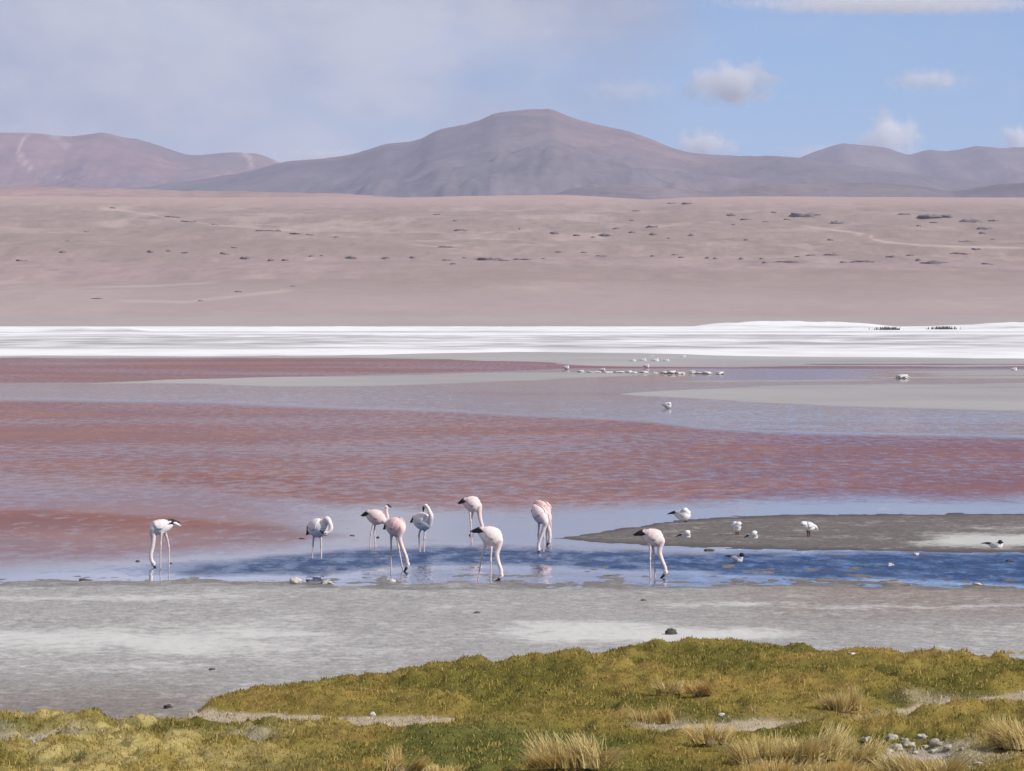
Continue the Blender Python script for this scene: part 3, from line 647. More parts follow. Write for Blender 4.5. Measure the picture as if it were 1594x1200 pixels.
# short turf, blade by blade: nobody could count it
m, k, out = mat('turf_blades'); M_blade = m
b = k.n('ShaderNodeBsdfPrincipled'); k.l(k.attr('Col').outputs['Color'], b.inputs['Base Color']); b.inputs['Roughness'].default_value = 0.8; b.inputs['Specular IOR Level'].default_value = 0.15
tl = k.n('ShaderNodeBsdfTranslucent'); k.l(k.attr('Col').outputs['Color'], tl.inputs[0]); ms = k.n('ShaderNodeMixShader'); ms.inputs[0].default_value = 0.38
k.l(b.outputs[0], ms.inputs[1]); k.l(tl.outputs[0], ms.inputs[2]); k.l(ms.outputs[0], out.inputs[0])
r = np.random.default_rng(77)
N = 440000
X = r.uniform(-7.6, 7.6, N); Y = 34.6 + (50.5 - 34.6) * r.random(N) ** 1.15
h_, cv, ba, hu, hu2, pxx, pyy, _, _ = bank(X, Y)
clump = fbm(X * 7, Y * 5, 561, 3)
keep = (h_ > -0.05) & (r.random(N) < np.clip(cv * 4, 0.35, 1) * (1 - 0.62 * np.clip(ba * 1.3, 0, 1))) & (np.abs(pxx - CX) < 1200)
X, Y, h_, cv, hu, hu2, pxx, pyy, clump, ba = [q[keep] for q in (X, Y, h_, cv, hu, hu2, pxx, pyy, clump, ba)]; n = len(X)
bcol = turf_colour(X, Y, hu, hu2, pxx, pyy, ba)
jit = r.uniform(0.6, 1.35, n); straw = r.random(n) < (0.18 + 0.22 * sst(0.0, 0.5, clump))
lit = (np.clip(ba * 1.4 + 0.8 * sst(0.25, 0.0, cv), 0, 1) > r.random(n))
bcol = np.where(lit[:, None], np.array([(0.60, 0.52, 0.38)]), bcol)
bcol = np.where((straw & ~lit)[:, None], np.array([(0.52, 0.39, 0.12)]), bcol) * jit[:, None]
L = r.uniform(0.011, 0.026, n) * (1 + 0.9 * np.clip(clump, -0.6, 1)) * np.where(straw, 1.35, 1.0)
V, Q, T = blades_mesh(n, lambda n_: np.stack([X, Y, h_ - 0.004], -1), lambda n_, b_: L, 0.65, 0.013, r, 1, 0.8)
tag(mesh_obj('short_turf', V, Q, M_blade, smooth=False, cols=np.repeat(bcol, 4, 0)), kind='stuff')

# ------------------------------------------------------------------ tussocks of straw-coloured grass
M_thatch = simple_mat('tussock_thatch', (0.16, 0.115, 0.05), (0.30, 0.23, 0.12), 30, bump=0.8)
def bank_z(x, y): return float(bank(np.array([x]), np.array([y]))[0][0])
_Yr = np.linspace(33.0, 56.0, 2400)
def bank_point(px_, py_):
    """first point of the bank met by the line of sight through a photograph pixel"""
    hz = np.maximum(bank((px_ - CX) / F * _Yr, _Yr)[0], 0.0); ray = CAM_H - (py_ - HOR) / F * _Yr
    i = int(np.argmax(ray <= hz)); return Vector(((px_ - CX) / F * _Yr[i], _Yr[i], hz[i]))
def tussock(px_, py_, w_, h_, label, n=420, seed=0, lean=0.0, pal=((0.60, 0.45, 0.155), (0.92, 0.77, 0.40)), upright=0.42, depth=0.6):
    p = bank_point(px_, py_); s = p.y / F; r = np.random.default_rng(900 + seed)
    root = empty('grass_tussock', p); tag(root, label, 'grass tussock', 'straw-coloured grass tussocks on the bank')
    w_, h_ = w_ * 0.86, h_ * 0.82; R = w_ * s * 0.5
    n = int(n * 1.35); kc = max(3, int(w_ / 17)); cen = np.stack([np.linspace(-0.62, 0.62, kc) + r.normal(0, 0.12, kc), r.uniform(-0.55, 0.55, kc)], -1)
    hf = r.uniform(0.62, 1.12, kc); which = r.integers(0, kc, n); tl = r.normal(0, 0.26, (kc, 2)) + cen * 0.30
    def bf(n_):
        b = cen[which] + r.normal(0, 0.17, (n_, 2)); return np.stack([b[:, 0] * R, b[:, 1] * R * depth, np.full(n_, 0.01)], -1)
    def lf(n_, b_): return h_ * s * hf[which] * r.uniform(0.45, 1.10, n_)
    V, Q, T = blades_mesh(n, bf, lf, upright * 0.72, 0.012, r, 3, 1.3)
    # outer blades lean outwards, and each clump has its own wind-tangled locks
    V = V.reshape(n, 8, 3); c0 = V[:, 0:1].copy(); out_ = c0 / R
    kick = np.concatenate([tl[which], np.zeros((n, 1))], 1)[:, None]
    t = T.reshape(n, 8)[..., None]
    V = V + out_ * np.array([1, 1, 0]) * t * h_ * s * 0.10 + (np.array([lean, 0, 0]) + kick) * t ** 1.6 * h_ * s
    c = mix3(pal[0], pal[1], np.repeat(r.random(n), 8)) * np.repeat(r.uniform(0.75, 1.2, n), 8)[:, None]
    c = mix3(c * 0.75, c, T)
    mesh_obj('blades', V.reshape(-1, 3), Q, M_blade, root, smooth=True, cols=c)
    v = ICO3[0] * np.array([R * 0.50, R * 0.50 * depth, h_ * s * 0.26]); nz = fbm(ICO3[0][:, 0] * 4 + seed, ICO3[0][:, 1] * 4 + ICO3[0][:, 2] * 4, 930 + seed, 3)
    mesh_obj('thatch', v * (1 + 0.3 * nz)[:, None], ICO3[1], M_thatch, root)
    return root
PALE = ((0.66, 0.48, 0.16), (0.92, 0.75, 0.36)); RUST = ((0.56, 0.36, 0.11), (0.80, 0.58, 0.26))
tussock(888, 1197, 140, 60, 'large dense straw tussock at the bottom centre of the picture', 1100, 1, upright=0.34)
tussock(1311, 1110, 66, 52, 'spiky upright golden tussock with a dark shadow at its left', 420, 2, upright=0.36, lean=-0.05)
tussock(1586, 1168, 96, 72, 'tall golden tussock cut off by the right edge beside dark shadow', 700, 3, upright=0.46)
tussock(1092, 1083, 46, 36, 'rusty straw dry tussock, the right one of the pair on the upper bank', 260, 4, pal=RUST)
tussock(1045, 1082, 44, 32, 'straw-coloured dry tussock, the left one of the pair on the upper bank', 240, 5)
tussock(1012, 1127, 74, 34, 'low pale withered tussock at the foot of the grassy mound', 330, 6, pal=PALE)
tussock(1108, 1160, 66, 44, 'small ragged pale tussock left of the wide golden clumps', 340, 7, pal=PALE)
tussock(1178, 1192, 90, 58, 'golden tussock at the left end of the wide clump at lower right', 600, 8)
tussock(1255, 1186, 130, 62, 'broad arching golden tussock in the middle of the wide clump', 1000, 9, upright=0.5, lean=0.12)
tussock(1332, 1190, 90, 54, 'drooping golden tussock at the right end of the wide clump', 600, 10, upright=0.55, lean=0.2)
tussock(1205, 1216, 110, 52, 'pale tussock cut off by the bottom edge below the wide clump', 600, 11, pal=PALE)
tussock(1300, 1224, 110, 54, 'pale low tussock at the bottom edge right of the wide clump', 600, 12, pal=PALE)
tussock(1440, 1216, 120, 56, 'golden tussock at the bottom edge in front of the white stones', 700, 13)
tussock(622, 1203, 60, 44, 'small pale tussock at the bottom edge left of the large dense one', 320, 14, pal=PALE)
tussock(1583, 1024, 22, 16, 'tiny dry tussock on the rim of the bank at the right edge', 120, 15, pal=PALE)
tussock(690, 1212, 80, 26, 'flattened pale grass clump at the bottom edge beside the small tussock', 320, 16, pal=PALE)

# ------------------------------------------------------------------ stones
M_pale = simple_mat('pale_rock', (0.30, 0.26, 0.21), (0.56, 0.51, 0.44), 20, bump=0.6)
M_white = simple_mat('white_stone', (0.46, 0.42, 0.37), (0.70, 0.67, 0.62), 14, bump=0.4)
M_dark = simple_mat('dark_stone', (0.06, 0.055, 0.05), (0.12, 0.11, 0.10), 12, bump=0.4)
def stone(name, p, sx, sy, sz, mt, label, cat, group, seed, rot=0.0, sink=0.25, rag=0.6):
    v = ICO3[0].copy(); nz = fbm(v[:, 0] * 1.7 + seed * 3.1, v[:, 1] * 1.7 + v[:, 2] * 2.3, 700 + seed, 4, 0.55)
    v = np.sign(v) * np.abs(v) ** 0.8; v = v * (1 + rag * nz)[:, None] * np.array([sx, sy, sz])
    o = mesh_obj(name, v, ICO3[1], mt, smooth=False); o.location = Vector(p) + Vector((0, 0, sz * (1 - 2 * sink) * 0.8)); o.rotation_euler = (0, 0, rot)
    return tag(o, label, cat, group)
RK = [(1388, 1150, 13, 9), (1408, 1153, 9, 6), (1415, 1162, 14, 9), (1397, 1166, 12, 8), (1435, 1150, 12, 9), (1440, 1163, 8, 5), (1458, 1158, 13, 8), (1476, 1165, 11, 7), (1452, 1170, 9, 6), (1382, 1172, 11, 8), (1362, 1178, 12, 7), (1425, 1172, 7, 4), (1498, 1166, 6, 4), (1372, 1192, 10, 6), (1348, 1152, 9, 7), (1524, 1190, 9, 6)]
ra = np.random.default_rng(5)
for i, (px_, py_, w_, h_) in enumerate(sorted(RK)):
    p = bank_point(px_, py_ + 2); s = p.y / F
    stone('stone', p, w_ * s * 0.72, w_ * s * 0.65, h_ * s * 0.62, M_pale, f'whitish lump in the stony hollow at lower right, {ordinal(i)} from the left', 'stone', 'whitish stones in the hollow', i, ra.uniform(0, 3), rag=0.95)
for i, (px_, py_, w_, h_, lb) in enumerate([(1123, 1113, 12, 7, 'small white stone on the grass right of the withered tussock'), (580, 1113, 9, 8, 'small white stone on the sandy strip below the mound'), (1326, 1017, 14, 4, 'flat white stone on the rim of the grassy bank')]):
    p = bank_point(px_, py_ + 2); s = p.y / F
    stone('stone', p, w_ * s * 0.45, w_ * s * 0.4, h_ * s * 0.5, M_white, lb, 'stone', 'single white stones', 40 + i)
for i, (px_, py_, w_, h_, mt, lb) in enumerate([(460, 908, 18, 9, M_white, 'white stone at the waterline below the second flamingo from left'), (508, 909, 16, 5, M_white, 'flat whitish stone just right of the one at the waterline'),
        (610, 907, 12, 6, M_white, 'whitish stone at the waterline below the pair of flamingos'), (1046, 988, 16, 9, M_dark, 'dark rock on the salty mud above the green rim'), (133, 906, 22, 10, M_dark, 'dark lump at the waterline left of the leftmost flamingo'),
        (1426, 864, 8, 4, M_white, 'white pebble on the lower rim of the sand bar'), (1386, 881, 9, 4, M_white, 'white pebble showing above the blue channel'), (1572, 874, 14, 6, M_dark, 'dark lump in the water below the rightmost gull'),
        (1104, 857, 18, 5, M_dark, 'dark lump in the shallows below the two sitting gulls'), (733, 834, 8, 6, M_dark, 'small dark lump in the water left of the two nested flamingos'), (588, 837, 6, 4, M_dark, 'small dark lump in the water behind the legs of the flamingo pair'), (548, 834, 10, 3, M_dark, 'small dark lump in the water left of the flamingo pair'),
        (214, 874, 8, 4, M_dark, 'small dark lump in the water left of the leftmost flamingo'), (266, 878, 5, 4, M_dark, 'small dark lump beside the legs of the leftmost flamingo'), (470, 839, 9, 4, M_dark, 'small dark lump left of the preening white flamingo'), (1002, 936, 7, 3, M_dark, 'small dark pebble on the mud below the flamingo beside the bar'), (742, 956, 8, 4, M_dark, 'small dark pebble on the grey mud in mid picture'), (330, 1043, 8, 3, M_dark, 'small dark pebble on the salty mud left of the mound'), (262, 1103, 12, 6, M_dark, 'brown clod at the left tip of the mound'), (1521, 911, 14, 4, M_white, 'flat white stone at the waterline near the right edge')]):
    if mt is M_dark and py_ < 915: w_, h_ = w_ * 0.75, h_ * 0.5
    z = 0.0 if py_ < 915 else 0.03; p = ground(px_, py_, z); s = p.y / F
    stone('stone', p, w_ * s * 0.55, max(w_ * s * 0.5, 0.03), h_ * s * 0.7, mt, lb, 'stone', 'stones on the shore', 60 + i)

M_salt_lump = simple_mat('salt_lump_crust', (0.60, 0.57, 0.53), (0.74, 0.72, 0.68), 3)
# salt lumps stranded in a row on the far shoal
for i in range(16):
    px_ = 905 + i * 14.2 + random.uniform(-4, 4); w_ = random.uniform(9, 17); h_ = random.uniform(2.5, 5) * (1.2 if i > 8 else 1)
    p = ground(px_, 580 + 0.012 * (px_ - 900) + random.uniform(-0.5, 0.5)); s = p.y / F
    stone('salt_lump', p, w_ * s * 0.5, 0.9, h_ * s * 0.5, M_salt_lump, f'whitish salt lump in the row on the far shoal, {ordinal(i)} from the left', 'salt lump', 'salt lumps on the far shoal', 100 + i, 0, 0.1)
p = ground(1405, 589); stone('salt_lump', p, 9 * p.y / F, 0.8, 3.4 * p.y / F, M_salt_lump, 'single low whitish hump on the far shoal at right', 'salt lump', None, 130, 0, 0.1)

# ------------------------------------------------------------------ birds
m, k, out = mat('plumage'); M_plume = m
n = k.noise(k.coord('Object'), 26, 5, 0.6).outputs[0]
cmb = k.n('ShaderNodeCombineColor'); f_ = k.ramp(n, 0.3, 0.7, 0.90, 1.06)
for i in range(3): k.l(f_, cmb.inputs[i])
bmp = k.n('ShaderNodeBump'); bmp.inputs['Strength'].default_value = 0.35; bmp.inputs['Distance'].default_value = 0.006
k.l(k.noise(k.scale(k.coord('Object'), (1, 1, 2)), 45, 3, 0.6).outputs[0], bmp.inputs['Height'])
principled(k, out, k.mix(1.0, k.attr('Col').outputs['Color'], cmb.outputs[0], 'MULTIPLY'), 0.85, 0.15, bmp.outputs[0])
M_black = simple_mat('black_feathers', (0.012, 0.011, 0.012), (0.03, 0.027, 0.027), 30, 0.6, 0.3)
M_bill = simple_mat('dark_bill', (0.015, 0.013, 0.013), (0.035, 0.028, 0.025), 40, 0.4, 0.4)
M_eye = simple_mat('bird_eye', (0.01, 0.006, 0.005), (0.02, 0.01, 0.01), 40, 0.2, 0.5)

def catmull(P, R, sub=6):
    P = np.asarray(P, float); R = np.asarray(R, float)
    A = np.vstack([2 * P[0] - P[1], P, 2 * P[-1] - P[-2]]); o, q = [], []
    for i in range(len(P) - 1):
        for t in np.arange(sub) / sub:
            p0, p1, p2, p3 = A[i:i + 4]
            o.append(0.5 * (2 * p1 + (p2 - p0) * t + (2 * p0 - 5 * p1 + 4 * p2 - p3) * t * t + (3 * p1 - p0 - 3 * p2 + p3) * t ** 3))
            q.append(R[i] + (R[i + 1] - R[i]) * t)
    o.append(P[-1]); q.append(R[-1]); return np.array(o), np.array(q)
def tube(P, R, k_=10, flat=1.0):
    """closed tube along P"""
    P = np.asarray(P, float); n = len(P); T = np.gradient(P, axis=0); T /= np.linalg.norm(T, axis=1)[:, None] + 1e-9
    up = np.array([0.13, 1.0, 0.07]); V, Fc = [], []
    for i in range(n):
        a = np.cross(T[i], up); a /= np.linalg.norm(a) + 1e-9; b = np.cross(a, T[i])
        for j in range(k_):
            th = 2 * math.pi * j / k_; V.append(P[i] + R[i] * (a * math.cos(th) + b * math.sin(th) * flat))
    for i in range(n - 1):
        for j in range(k_):
            j2 = (j + 1) % k_; Fc.append((i * k_ + j, i * k_ + j2, (i + 1) * k_ + j2, (i + 1) * k_ + j))
    V.append(P[0]); V.append(P[-1]); a, b = n * k_, n * k_ + 1
    for j in range(k_):
        Fc.append((a, (j + 1) % k_, j)); Fc.append((b, (n - 1) * k_ + j, (n - 1) * k_ + (j + 1) % k_))
    return V, Fc
def ball(c, r_, sc=(1, 1, 1)):
    return list(np.asarray(c) + ICO2[0] * np.array(sc) * r_), [tuple(f) for f in ICO2[1]]
PROF_S = [0, .04, .10, .20, .32, .46, .60, .74, .86, .95, 1.0]
PROF_R = [.05, .42, .66, .88, .99, 1.0, .92, .74, .50, .28, .10]
class Body:
    """egg-shaped trunk from chest to tail"""
    def __init__(s, chest, tail, rv, rl):
        s.c, s.t, s.rv, s.rl = np.array(chest), np.array(tail), rv, rl
        a = s.t - s.c; s.L = np.linalg.norm(a); s.a = a / s.L
        s.l = np.cross(s.a, (0, 0, 1)); s.l /= np.linalg.norm(s.l); s.u = np.cross(s.l, s.a)
    def at(s, q, th, k_=1.0):     # th from the top, positive to one side
        r_ = np.interp(q, PROF_S, PROF_R); sag = -0.10 * s.rv * math.sin(math.pi * min(max(q, 0), 1)) + 0.25 * s.rv * q * q
        return s.c + s.a * s.L * q + s.u * (sag + k_ * r_ * s.rv * math.cos(th)) + s.l * (k_ * r_ * s.rl * math.sin(th))
    def mesh(s):
        V, Fc, K = [], [], 18; qs = np.linspace(0, 1, 22)
        for q in qs:
            for j in range(K): V.append(s.at(q, 2 * math.pi * j / K))
        for i in range(len(qs) - 1):
            for j in range(K): Fc.append((i * K + j, i * K + (j + 1) % K, (i + 1) * K + (j + 1) % K, (i + 1) * K + j))
        V.append(s.at(0, 0, 0)); V.append(s.at(1, 0, 0)); n = len(qs) * K
        for j in range(K): Fc.append((n, (j + 1) % K, j)); Fc.append((n + 1, n - K + j, n - K + (j + 1) % K))
        return V, Fc
    def wing(s, sgn, q0, q1, k_=1.05):
        """folded wing: overlapping feather tiers lying on the flank"""
        V, Fc = [], []; nq, nt = 26, 9
        for i in range(nq):
            q = q0 + (q1 - q0) * i / (nq - 1); f = i / (nq - 1)
            lo = math.radians(102 - 60 * max(0, f - 0.35) / 0.65) * min(1.0, 0.55 + 3 * f); hi = math.radians(8 + 6 * f)
            for j in range(nt):
                g = j / (nt - 1); th = hi + (lo - hi) * g
                tier = ((f * 5 + 0.5 * abs(math.sin(g * math.pi * 3))) % 1.0) * 0.045
                lift = math.sin(math.pi * min(1, g * 1.0)) * 0.02
                V.append(s.at(min(q, 0.985), sgn * th, k_ + tier + lift + (0.25 * f * f if q > 0.8 else 0)) + s.a * s.L * max(0, q - 0.985))
        for i in range(nq - 1):
            for j in range(nt - 1): Fc.append((i * nt + j, i * nt + j + 1, (i + 1) * nt + j + 1, (i + 1) * nt + j))
        return V, Fc
def shell(name, V, Fc, mt, parent, thick, cols=None):
    o = mesh_obj(name, V, Fc, mt, parent, cols=cols); md = o.modifiers.new('t', 'SOLIDIFY'); md.thickness = thick; md.offset = 0
    dg = bpy.context.evaluated_depsgraph_get(); me = bpy.data.meshes.new_from_object(o.evaluated_get(dg)); old = o.data; o.modifiers.clear(); o.data = me; bpy.data.meshes.remove(old); me.name = name
    return o
def join(parts):
    V, Fc = [], []
    for v, f in parts:
        o = len(V); V += [tuple(x) for x in v]; Fc += [tuple(int(i) + o for i in q) for q in f]
    return V, Fc
def seg_dist(V, P):
    best = np.full(len(V), 1e9); par = np.zeros(len(V)); P = np.asarray(P); n_ = len(P) - 1
    for i in range(n_):
        a, b = P[i], P[i + 1]; d = b - a; u = np.clip(((V - a) @ d) / (d @ d + 1e-12), 0, 1); q = np.linalg.norm(V - a - u[:, None] * d, axis=1)
        m_ = q < best; best[m_] = q[m_]; par[m_] = (i + u[m_]) / n_
    return best, par
def paint(o, cols):
    me = o.data
    if 'Col' in me.color_attributes: me.color_attributes.remove(me.color_attributes['Col'])
    ca = me.color_attributes.new('Col', 'FLOAT_COLOR', 'POINT'); cc = np.ones((len(me.vertices), 4), np.float32); cc[:, :3] = cols
    ca.data.foreach_set('color', cc.ravel())
def verts_of(o):
    v = np.zeros(len(o.data.vertices) * 3, np.float32); o.data.vertices.foreach_get('co', v); return v.reshape(-1, 3).astype(float)

def feather_tuft(B, tip, n, q0, rad, spread):
    """narrow flight feathers running from the rump to the tip, joined where they overlap"""
    parts = []; e = np.array(tip)
    for i in range(n):
        th = math.radians(-spread + 2 * spread * i / max(1, n - 1)); st = B.at(q0, th, 0.92)
        en = e + (B.at(0.92, th, 1.0) - B.at(0.92, 0, 1.0)) * 0.35 - B.a * B.L * 0.05 * abs(i - (n - 1) / 2)
        mid = (st + en) / 2 + B.u * B.rv * 0.10
        P, R = catmull([st, mid, en], [rad * 0.9, rad, rad * 0.12], 4); parts.append(tube(P, R, 6, 0.5))
    return join(parts)

def flamingo(foot, chest, tail, rv, neck, head, bill, legs, tip, label, pink=0.3, rl=None, shade=1.0, tipq=0.66, tail_white=None):
    Y = dist_at(foot); s = Y / F; ox = (chest[0] - CX) * s
    root = empty('flamingo', (ox, Y, 0)); tag(root, label, 'flamingo', 'flamingos feeding in the shallows')
    def P3(p): return np.array([(p[0] - CX) * s - ox, p[2] if len(p) > 2 else 0.0, CAM_H - (p[1] - HOR) * s])
    B = Body(P3(chest), P3(tail), rv * s * 1.07, (rl or rv * 0.95) * s)
    nk = [B.at(0.30, math.pi, 0.1), B.at(0.17, math.pi, 0.15)] + [P3(p) for p in neck]; hd = P3(head)
    nr = np.interp(np.linspace(0, 1, len(nk)), [0, .2, .34, .48, .75, 1], [0.045, 0.068, 0.054, 0.036, 0.027, 0.024])
    NP, NR = catmull(nk + [hd], list(nr) + [0.026])
    parts = [B.mesh(), tube(NP, NR, 12), ball(hd, 0.033, (1.0, 0.85, 1.1))]
    bl = [P3(p) for p in bill]; bl_dir = bl[0] - hd; parts.append(tube(*catmull([hd, hd + bl_dir * 0.7], [0.028, 0.020], 3), 10))
    lp = []
    for lg in legs:
        q = [P3(p) for p in lg]; top = q[0] + np.array([0, 0, 0.03])
        hip = top * 0.5 + 0.5 * B.at(0.55, math.pi, 0.55); path = [hip] + q
        rr = [0.045, 0.021] + [0.0112] * (len(q) - 1); PP, RR = catmull(path, rr, 7)
        if len(q) > 2:
            dd = np.linalg.norm(PP - q[1], axis=1); RR = RR + 0.006 * np.exp(-(dd / 0.018) ** 2)
        parts.append(tube(PP, RR, 8)); lp.append(np.array([top] + q[1:]))
        if q[-1][2] < 0.03:       # webbed foot under the shallow water
            f0 = q[-1]; 
            for da in (-0.5, 0, 0.5):
                d = np.array([-B.a[0] * math.cos(da) - B.l[0] * math.sin(da), -B.a[1] * math.cos(da) - B.l[1] * math.sin(da), -0.1]); parts.append(tube([f0, f0 + d * 0.035, f0 + d * 0.065], [0.010, 0.009, 0.006], 6))
    V, Fc = join(parts)
    o = mesh_obj('body', V, Fc, M_plume, root); remesh(o, 0.0082, 3, 0.4)
    v = verts_of(o); white = np.array((0.88, 0.82, 0.785)) * shade; pinkc = np.array((0.86, 0.46, 0.42)) * shade
    dn, pn = seg_dist(v, NP); q = np.clip(((v - B.c) @ B.a) / B.L, 0, 1)
    pk = pink * (0.55 + 0.6 * fbm(v[:, 0] * 14 + foot, v[:, 1] * 14 + v[:, 2] * 14, 801, 3)) + 0.45 * pink * np.exp(-((q - 0.1) / 0.18) ** 2)
    col = mix3(white, pinkc, np.clip(pk, 0, 1))
    onneck = (dn < 0.055) & (pn > 0.15)
    col = np.where(onneck[:, None], mix3(white, pinkc, np.clip(0.15 + pink * 0.8 * (1 - pn), 0, 1)), col)
    for l_ in lp:
        d, pr = seg_dist(v, l_); on = (d < 0.024) & (v[:, 2] < l_[0][2] - 0.012)
        lc = mix3((0.74, 0.62, 0.59), (0.72, 0.56, 0.53), pr); col = np.where(on[:, None], lc, col)
    paint(o, col)
    for sg in (-1, 1):
        wv, wf = B.wing(sg, 0.14, 0.98); wc = np.array(wv); g = fbm(wc[:, 0] * 30, wc[:, 2] * 30 + wc[:, 1] * 20, 811, 3)
        wq = np.clip(((wc - B.c) @ B.a) / B.L, 0, 1)
        shell('wing', wv, wf, M_plume, root, 0.006, mix3(white, pinkc, np.clip(pink * 0.8 + 0.25 * g + 0.12 * wq, 0, 0.9)))
    mesh_obj('flight_feathers', *feather_tuft(B, P3(tip), 6, tipq, 0.021, 66), M_black, root)
    if tail_white: mesh_obj('tail', *feather_tuft(B, P3(tail_white), 4, 0.80, 0.016, 40), M_plume, root, cols=np.array(white))
    else: mesh_obj('tail', *feather_tuft(B, B.at(1.0, 0, 0) + B.a * 0.02, 4, 0.78, 0.015, 60), M_plume, root, cols=np.array(white) * 0.9)
    b2 = [hd + bl_dir * 0.6] + bl
    PP, RR = catmull(b2, np.interp(np.linspace(0, 1, len(b2)), [0, .5, 1], [0.0195, 0.019, 0.008]), 5)
    mesh_obj('bill', *tube(PP, RR, 8, 0.8), M_bill, root)
    for sg in (-1, 1):
        ev, ef = ball(hd + np.array([0, sg * 0.026, 0.006]), 0.007); mesh_obj('eye', ev, ef, M_eye, root)
    return root
flamingo(884, (233, 822, -.02), (271, 818, .06), 10.6, [(238, 829), (238.5, 838), (237.3, 850), (234.6, 863), (235.5, 872)], (238.5, 878), [(240.5, 882.5), (243, 886)],
         [[(251, 831, -.03), (250, 847, -.03), (249.5, 888, -.03)], [(257, 831, .04), (262, 851, .04), (262, 888, .04)]], (281, 813.5, .08), 'white flamingo with its head down in the water, farthest to the left', 0.06, tail_white=(283, 819, .06))
flamingo(869, (507, 817, -.13), (479, 828, .12), 13.6, [(509, 808, -.14), (514, 813, -.19), (516.5, 821, -.22), (513, 827, -.23)], (508, 829.5, -.23), [(503.5, 828, -.22), (499, 825, -.20)],
         [[(489, 832, .0), (487, 848, .0), (485.8, 873, .0)], [(499, 833, -.05), (500, 850, -.05), (500.3, 873, -.05)]], (475, 834, .14), 'white flamingo preening with its neck curled down, second from the left', 0.05)
flamingo(852, (599, 807, -.03), (567, 802, .05), 10.8, [(600, 812), (603, 806), (601.5, 798)], (601, 790.5), [(605, 786.5), (609.5, 790)],
         [[(582, 814, -.03), (577.5, 830, -.03), (576, 856, -.03)], [(584, 814, .04), (582.5, 828, .04), (585, 856, .04)]], (560, 803, .06), 'pale flamingo with raised head and black bill, behind the pink bent one', 0.45, shade=0.95)
flamingo(889, (628, 817, -.13), (601, 824, .13), 13.8, [(626, 824, -.13), (622.5, 836, -.13), (626, 850, -.13), (632, 865, -.12)], (634.5, 878, -.10), [(632, 885, -.10), (627.5, 891, -.10)],
         [[(609, 835, .02), (608.6, 852, .02), (609, 893, .02)], [(618, 836, -.03), (620.5, 852, -.03), (628, 893, -.03)]], (595, 825, .15), 'pink-chested flamingo reaching its neck down right, in front of the one with raised head', 0.68)
flamingo(859, (671, 811, -.13), (642, 812, .13), 12.6, [(671, 803, -.16), (668.5, 795, -.16), (666.5, 790, -.14)], (663, 787.5, -.11), [(659.5, 790, -.09), (659, 796, -.08)],
         [[(656, 822, .03), (652, 834, .03), (654, 864, .03)], [(661, 823, -.02), (660.5, 838, -.02), (660, 864, -.02)]], (637, 814, .15), 'white flamingo standing with its neck folded and head tucked, fifth from the left', 0.04)
flamingo(843, (748, 785, -.02), (719, 784, .05), 11.2, [(745, 789), (746, 798), (747.5, 808), (751, 820), (754, 832)], (756.5, 839), [(755, 844), (751, 847)],
         [[(731, 795, -.03), (732.5, 811, -.03), (735, 847, -.03)], [(736, 795, .03), (734, 810, .03), (732.5, 847, .03)]], (711, 784, .06), 'white flamingo feeding behind another, the rear one of the nested two', 0.32)
flamingo(905, (782, 839, -.02), (742, 829, .05), 13.6, [(776.5, 843), (776, 852), (773.5, 863), (776, 876), (780, 888)], (780, 896), [(776, 902.5), (769, 906)],
         [[(755, 850, .04), (749.5, 868, .04), (743.5, 908, .04)], [(764.4, 851, -.03), (764, 872, -.03), (763.7, 909, -.03)]], (730, 827.5, .06), 'white flamingo with black tail bending to the water, the front one of the nested two', 0.16)
flamingo(859, (848.5, 808, -.17), (830, 792, .19), 11.4, [(849, 811, -.19), (847.5, 819, -.19), (843, 832, -.18), (838.5, 845, -.17)], (838, 854, -.16), [(838.8, 859, -.16), (840.5, 864, -.16)],
         [[(839, 814, .02), (838, 832, .02), (837, 864, .02)], [(847, 816, -.02), (846.3, 836, -.02), (846, 864, -.02)]], (826.5, 796, .20), 'white-chested flamingo seen from the front with its neck bent left, nearer of an overlapping pair', 0.36)
flamingo(850, (853, 797, -.12), (834, 787, .22), 12.0, [(854, 806, -.14), (852.5, 816, -.14), (855.5, 828, -.14), (856, 836, -.14)], (854.5, 842, -.13), [(852.7, 846, -.13), (850.5, 851, -.13)],
         [[(851, 810, .02), (851, 828, .02), (851.5, 854, .02)], [(856, 810, -.02), (857, 828, -.02), (857, 854, -.02)]], (828, 790, .24), 'pink flamingo half hidden behind the white-chested one, its neck bent to the right', 0.8)
flamingo(900, (1033, 839, -.02), (996, 834, .06), 12.6, [(1028.5, 844), (1027.5, 852), (1027, 861), (1031, 873), (1035.5, 884)], (1036, 891), [(1033, 896.5), (1028, 900)],
         [[(1011.8, 850, -.03), (1012, 870, -.03), (1012.7, 904, -.03)], [(1016, 850, .04), (1018.5, 868, .04), (1020.5, 904, .04)]], (984, 833, .07), 'pale pink flamingo feeding beside the tip of the sand bar, farthest to the right', 0.30)

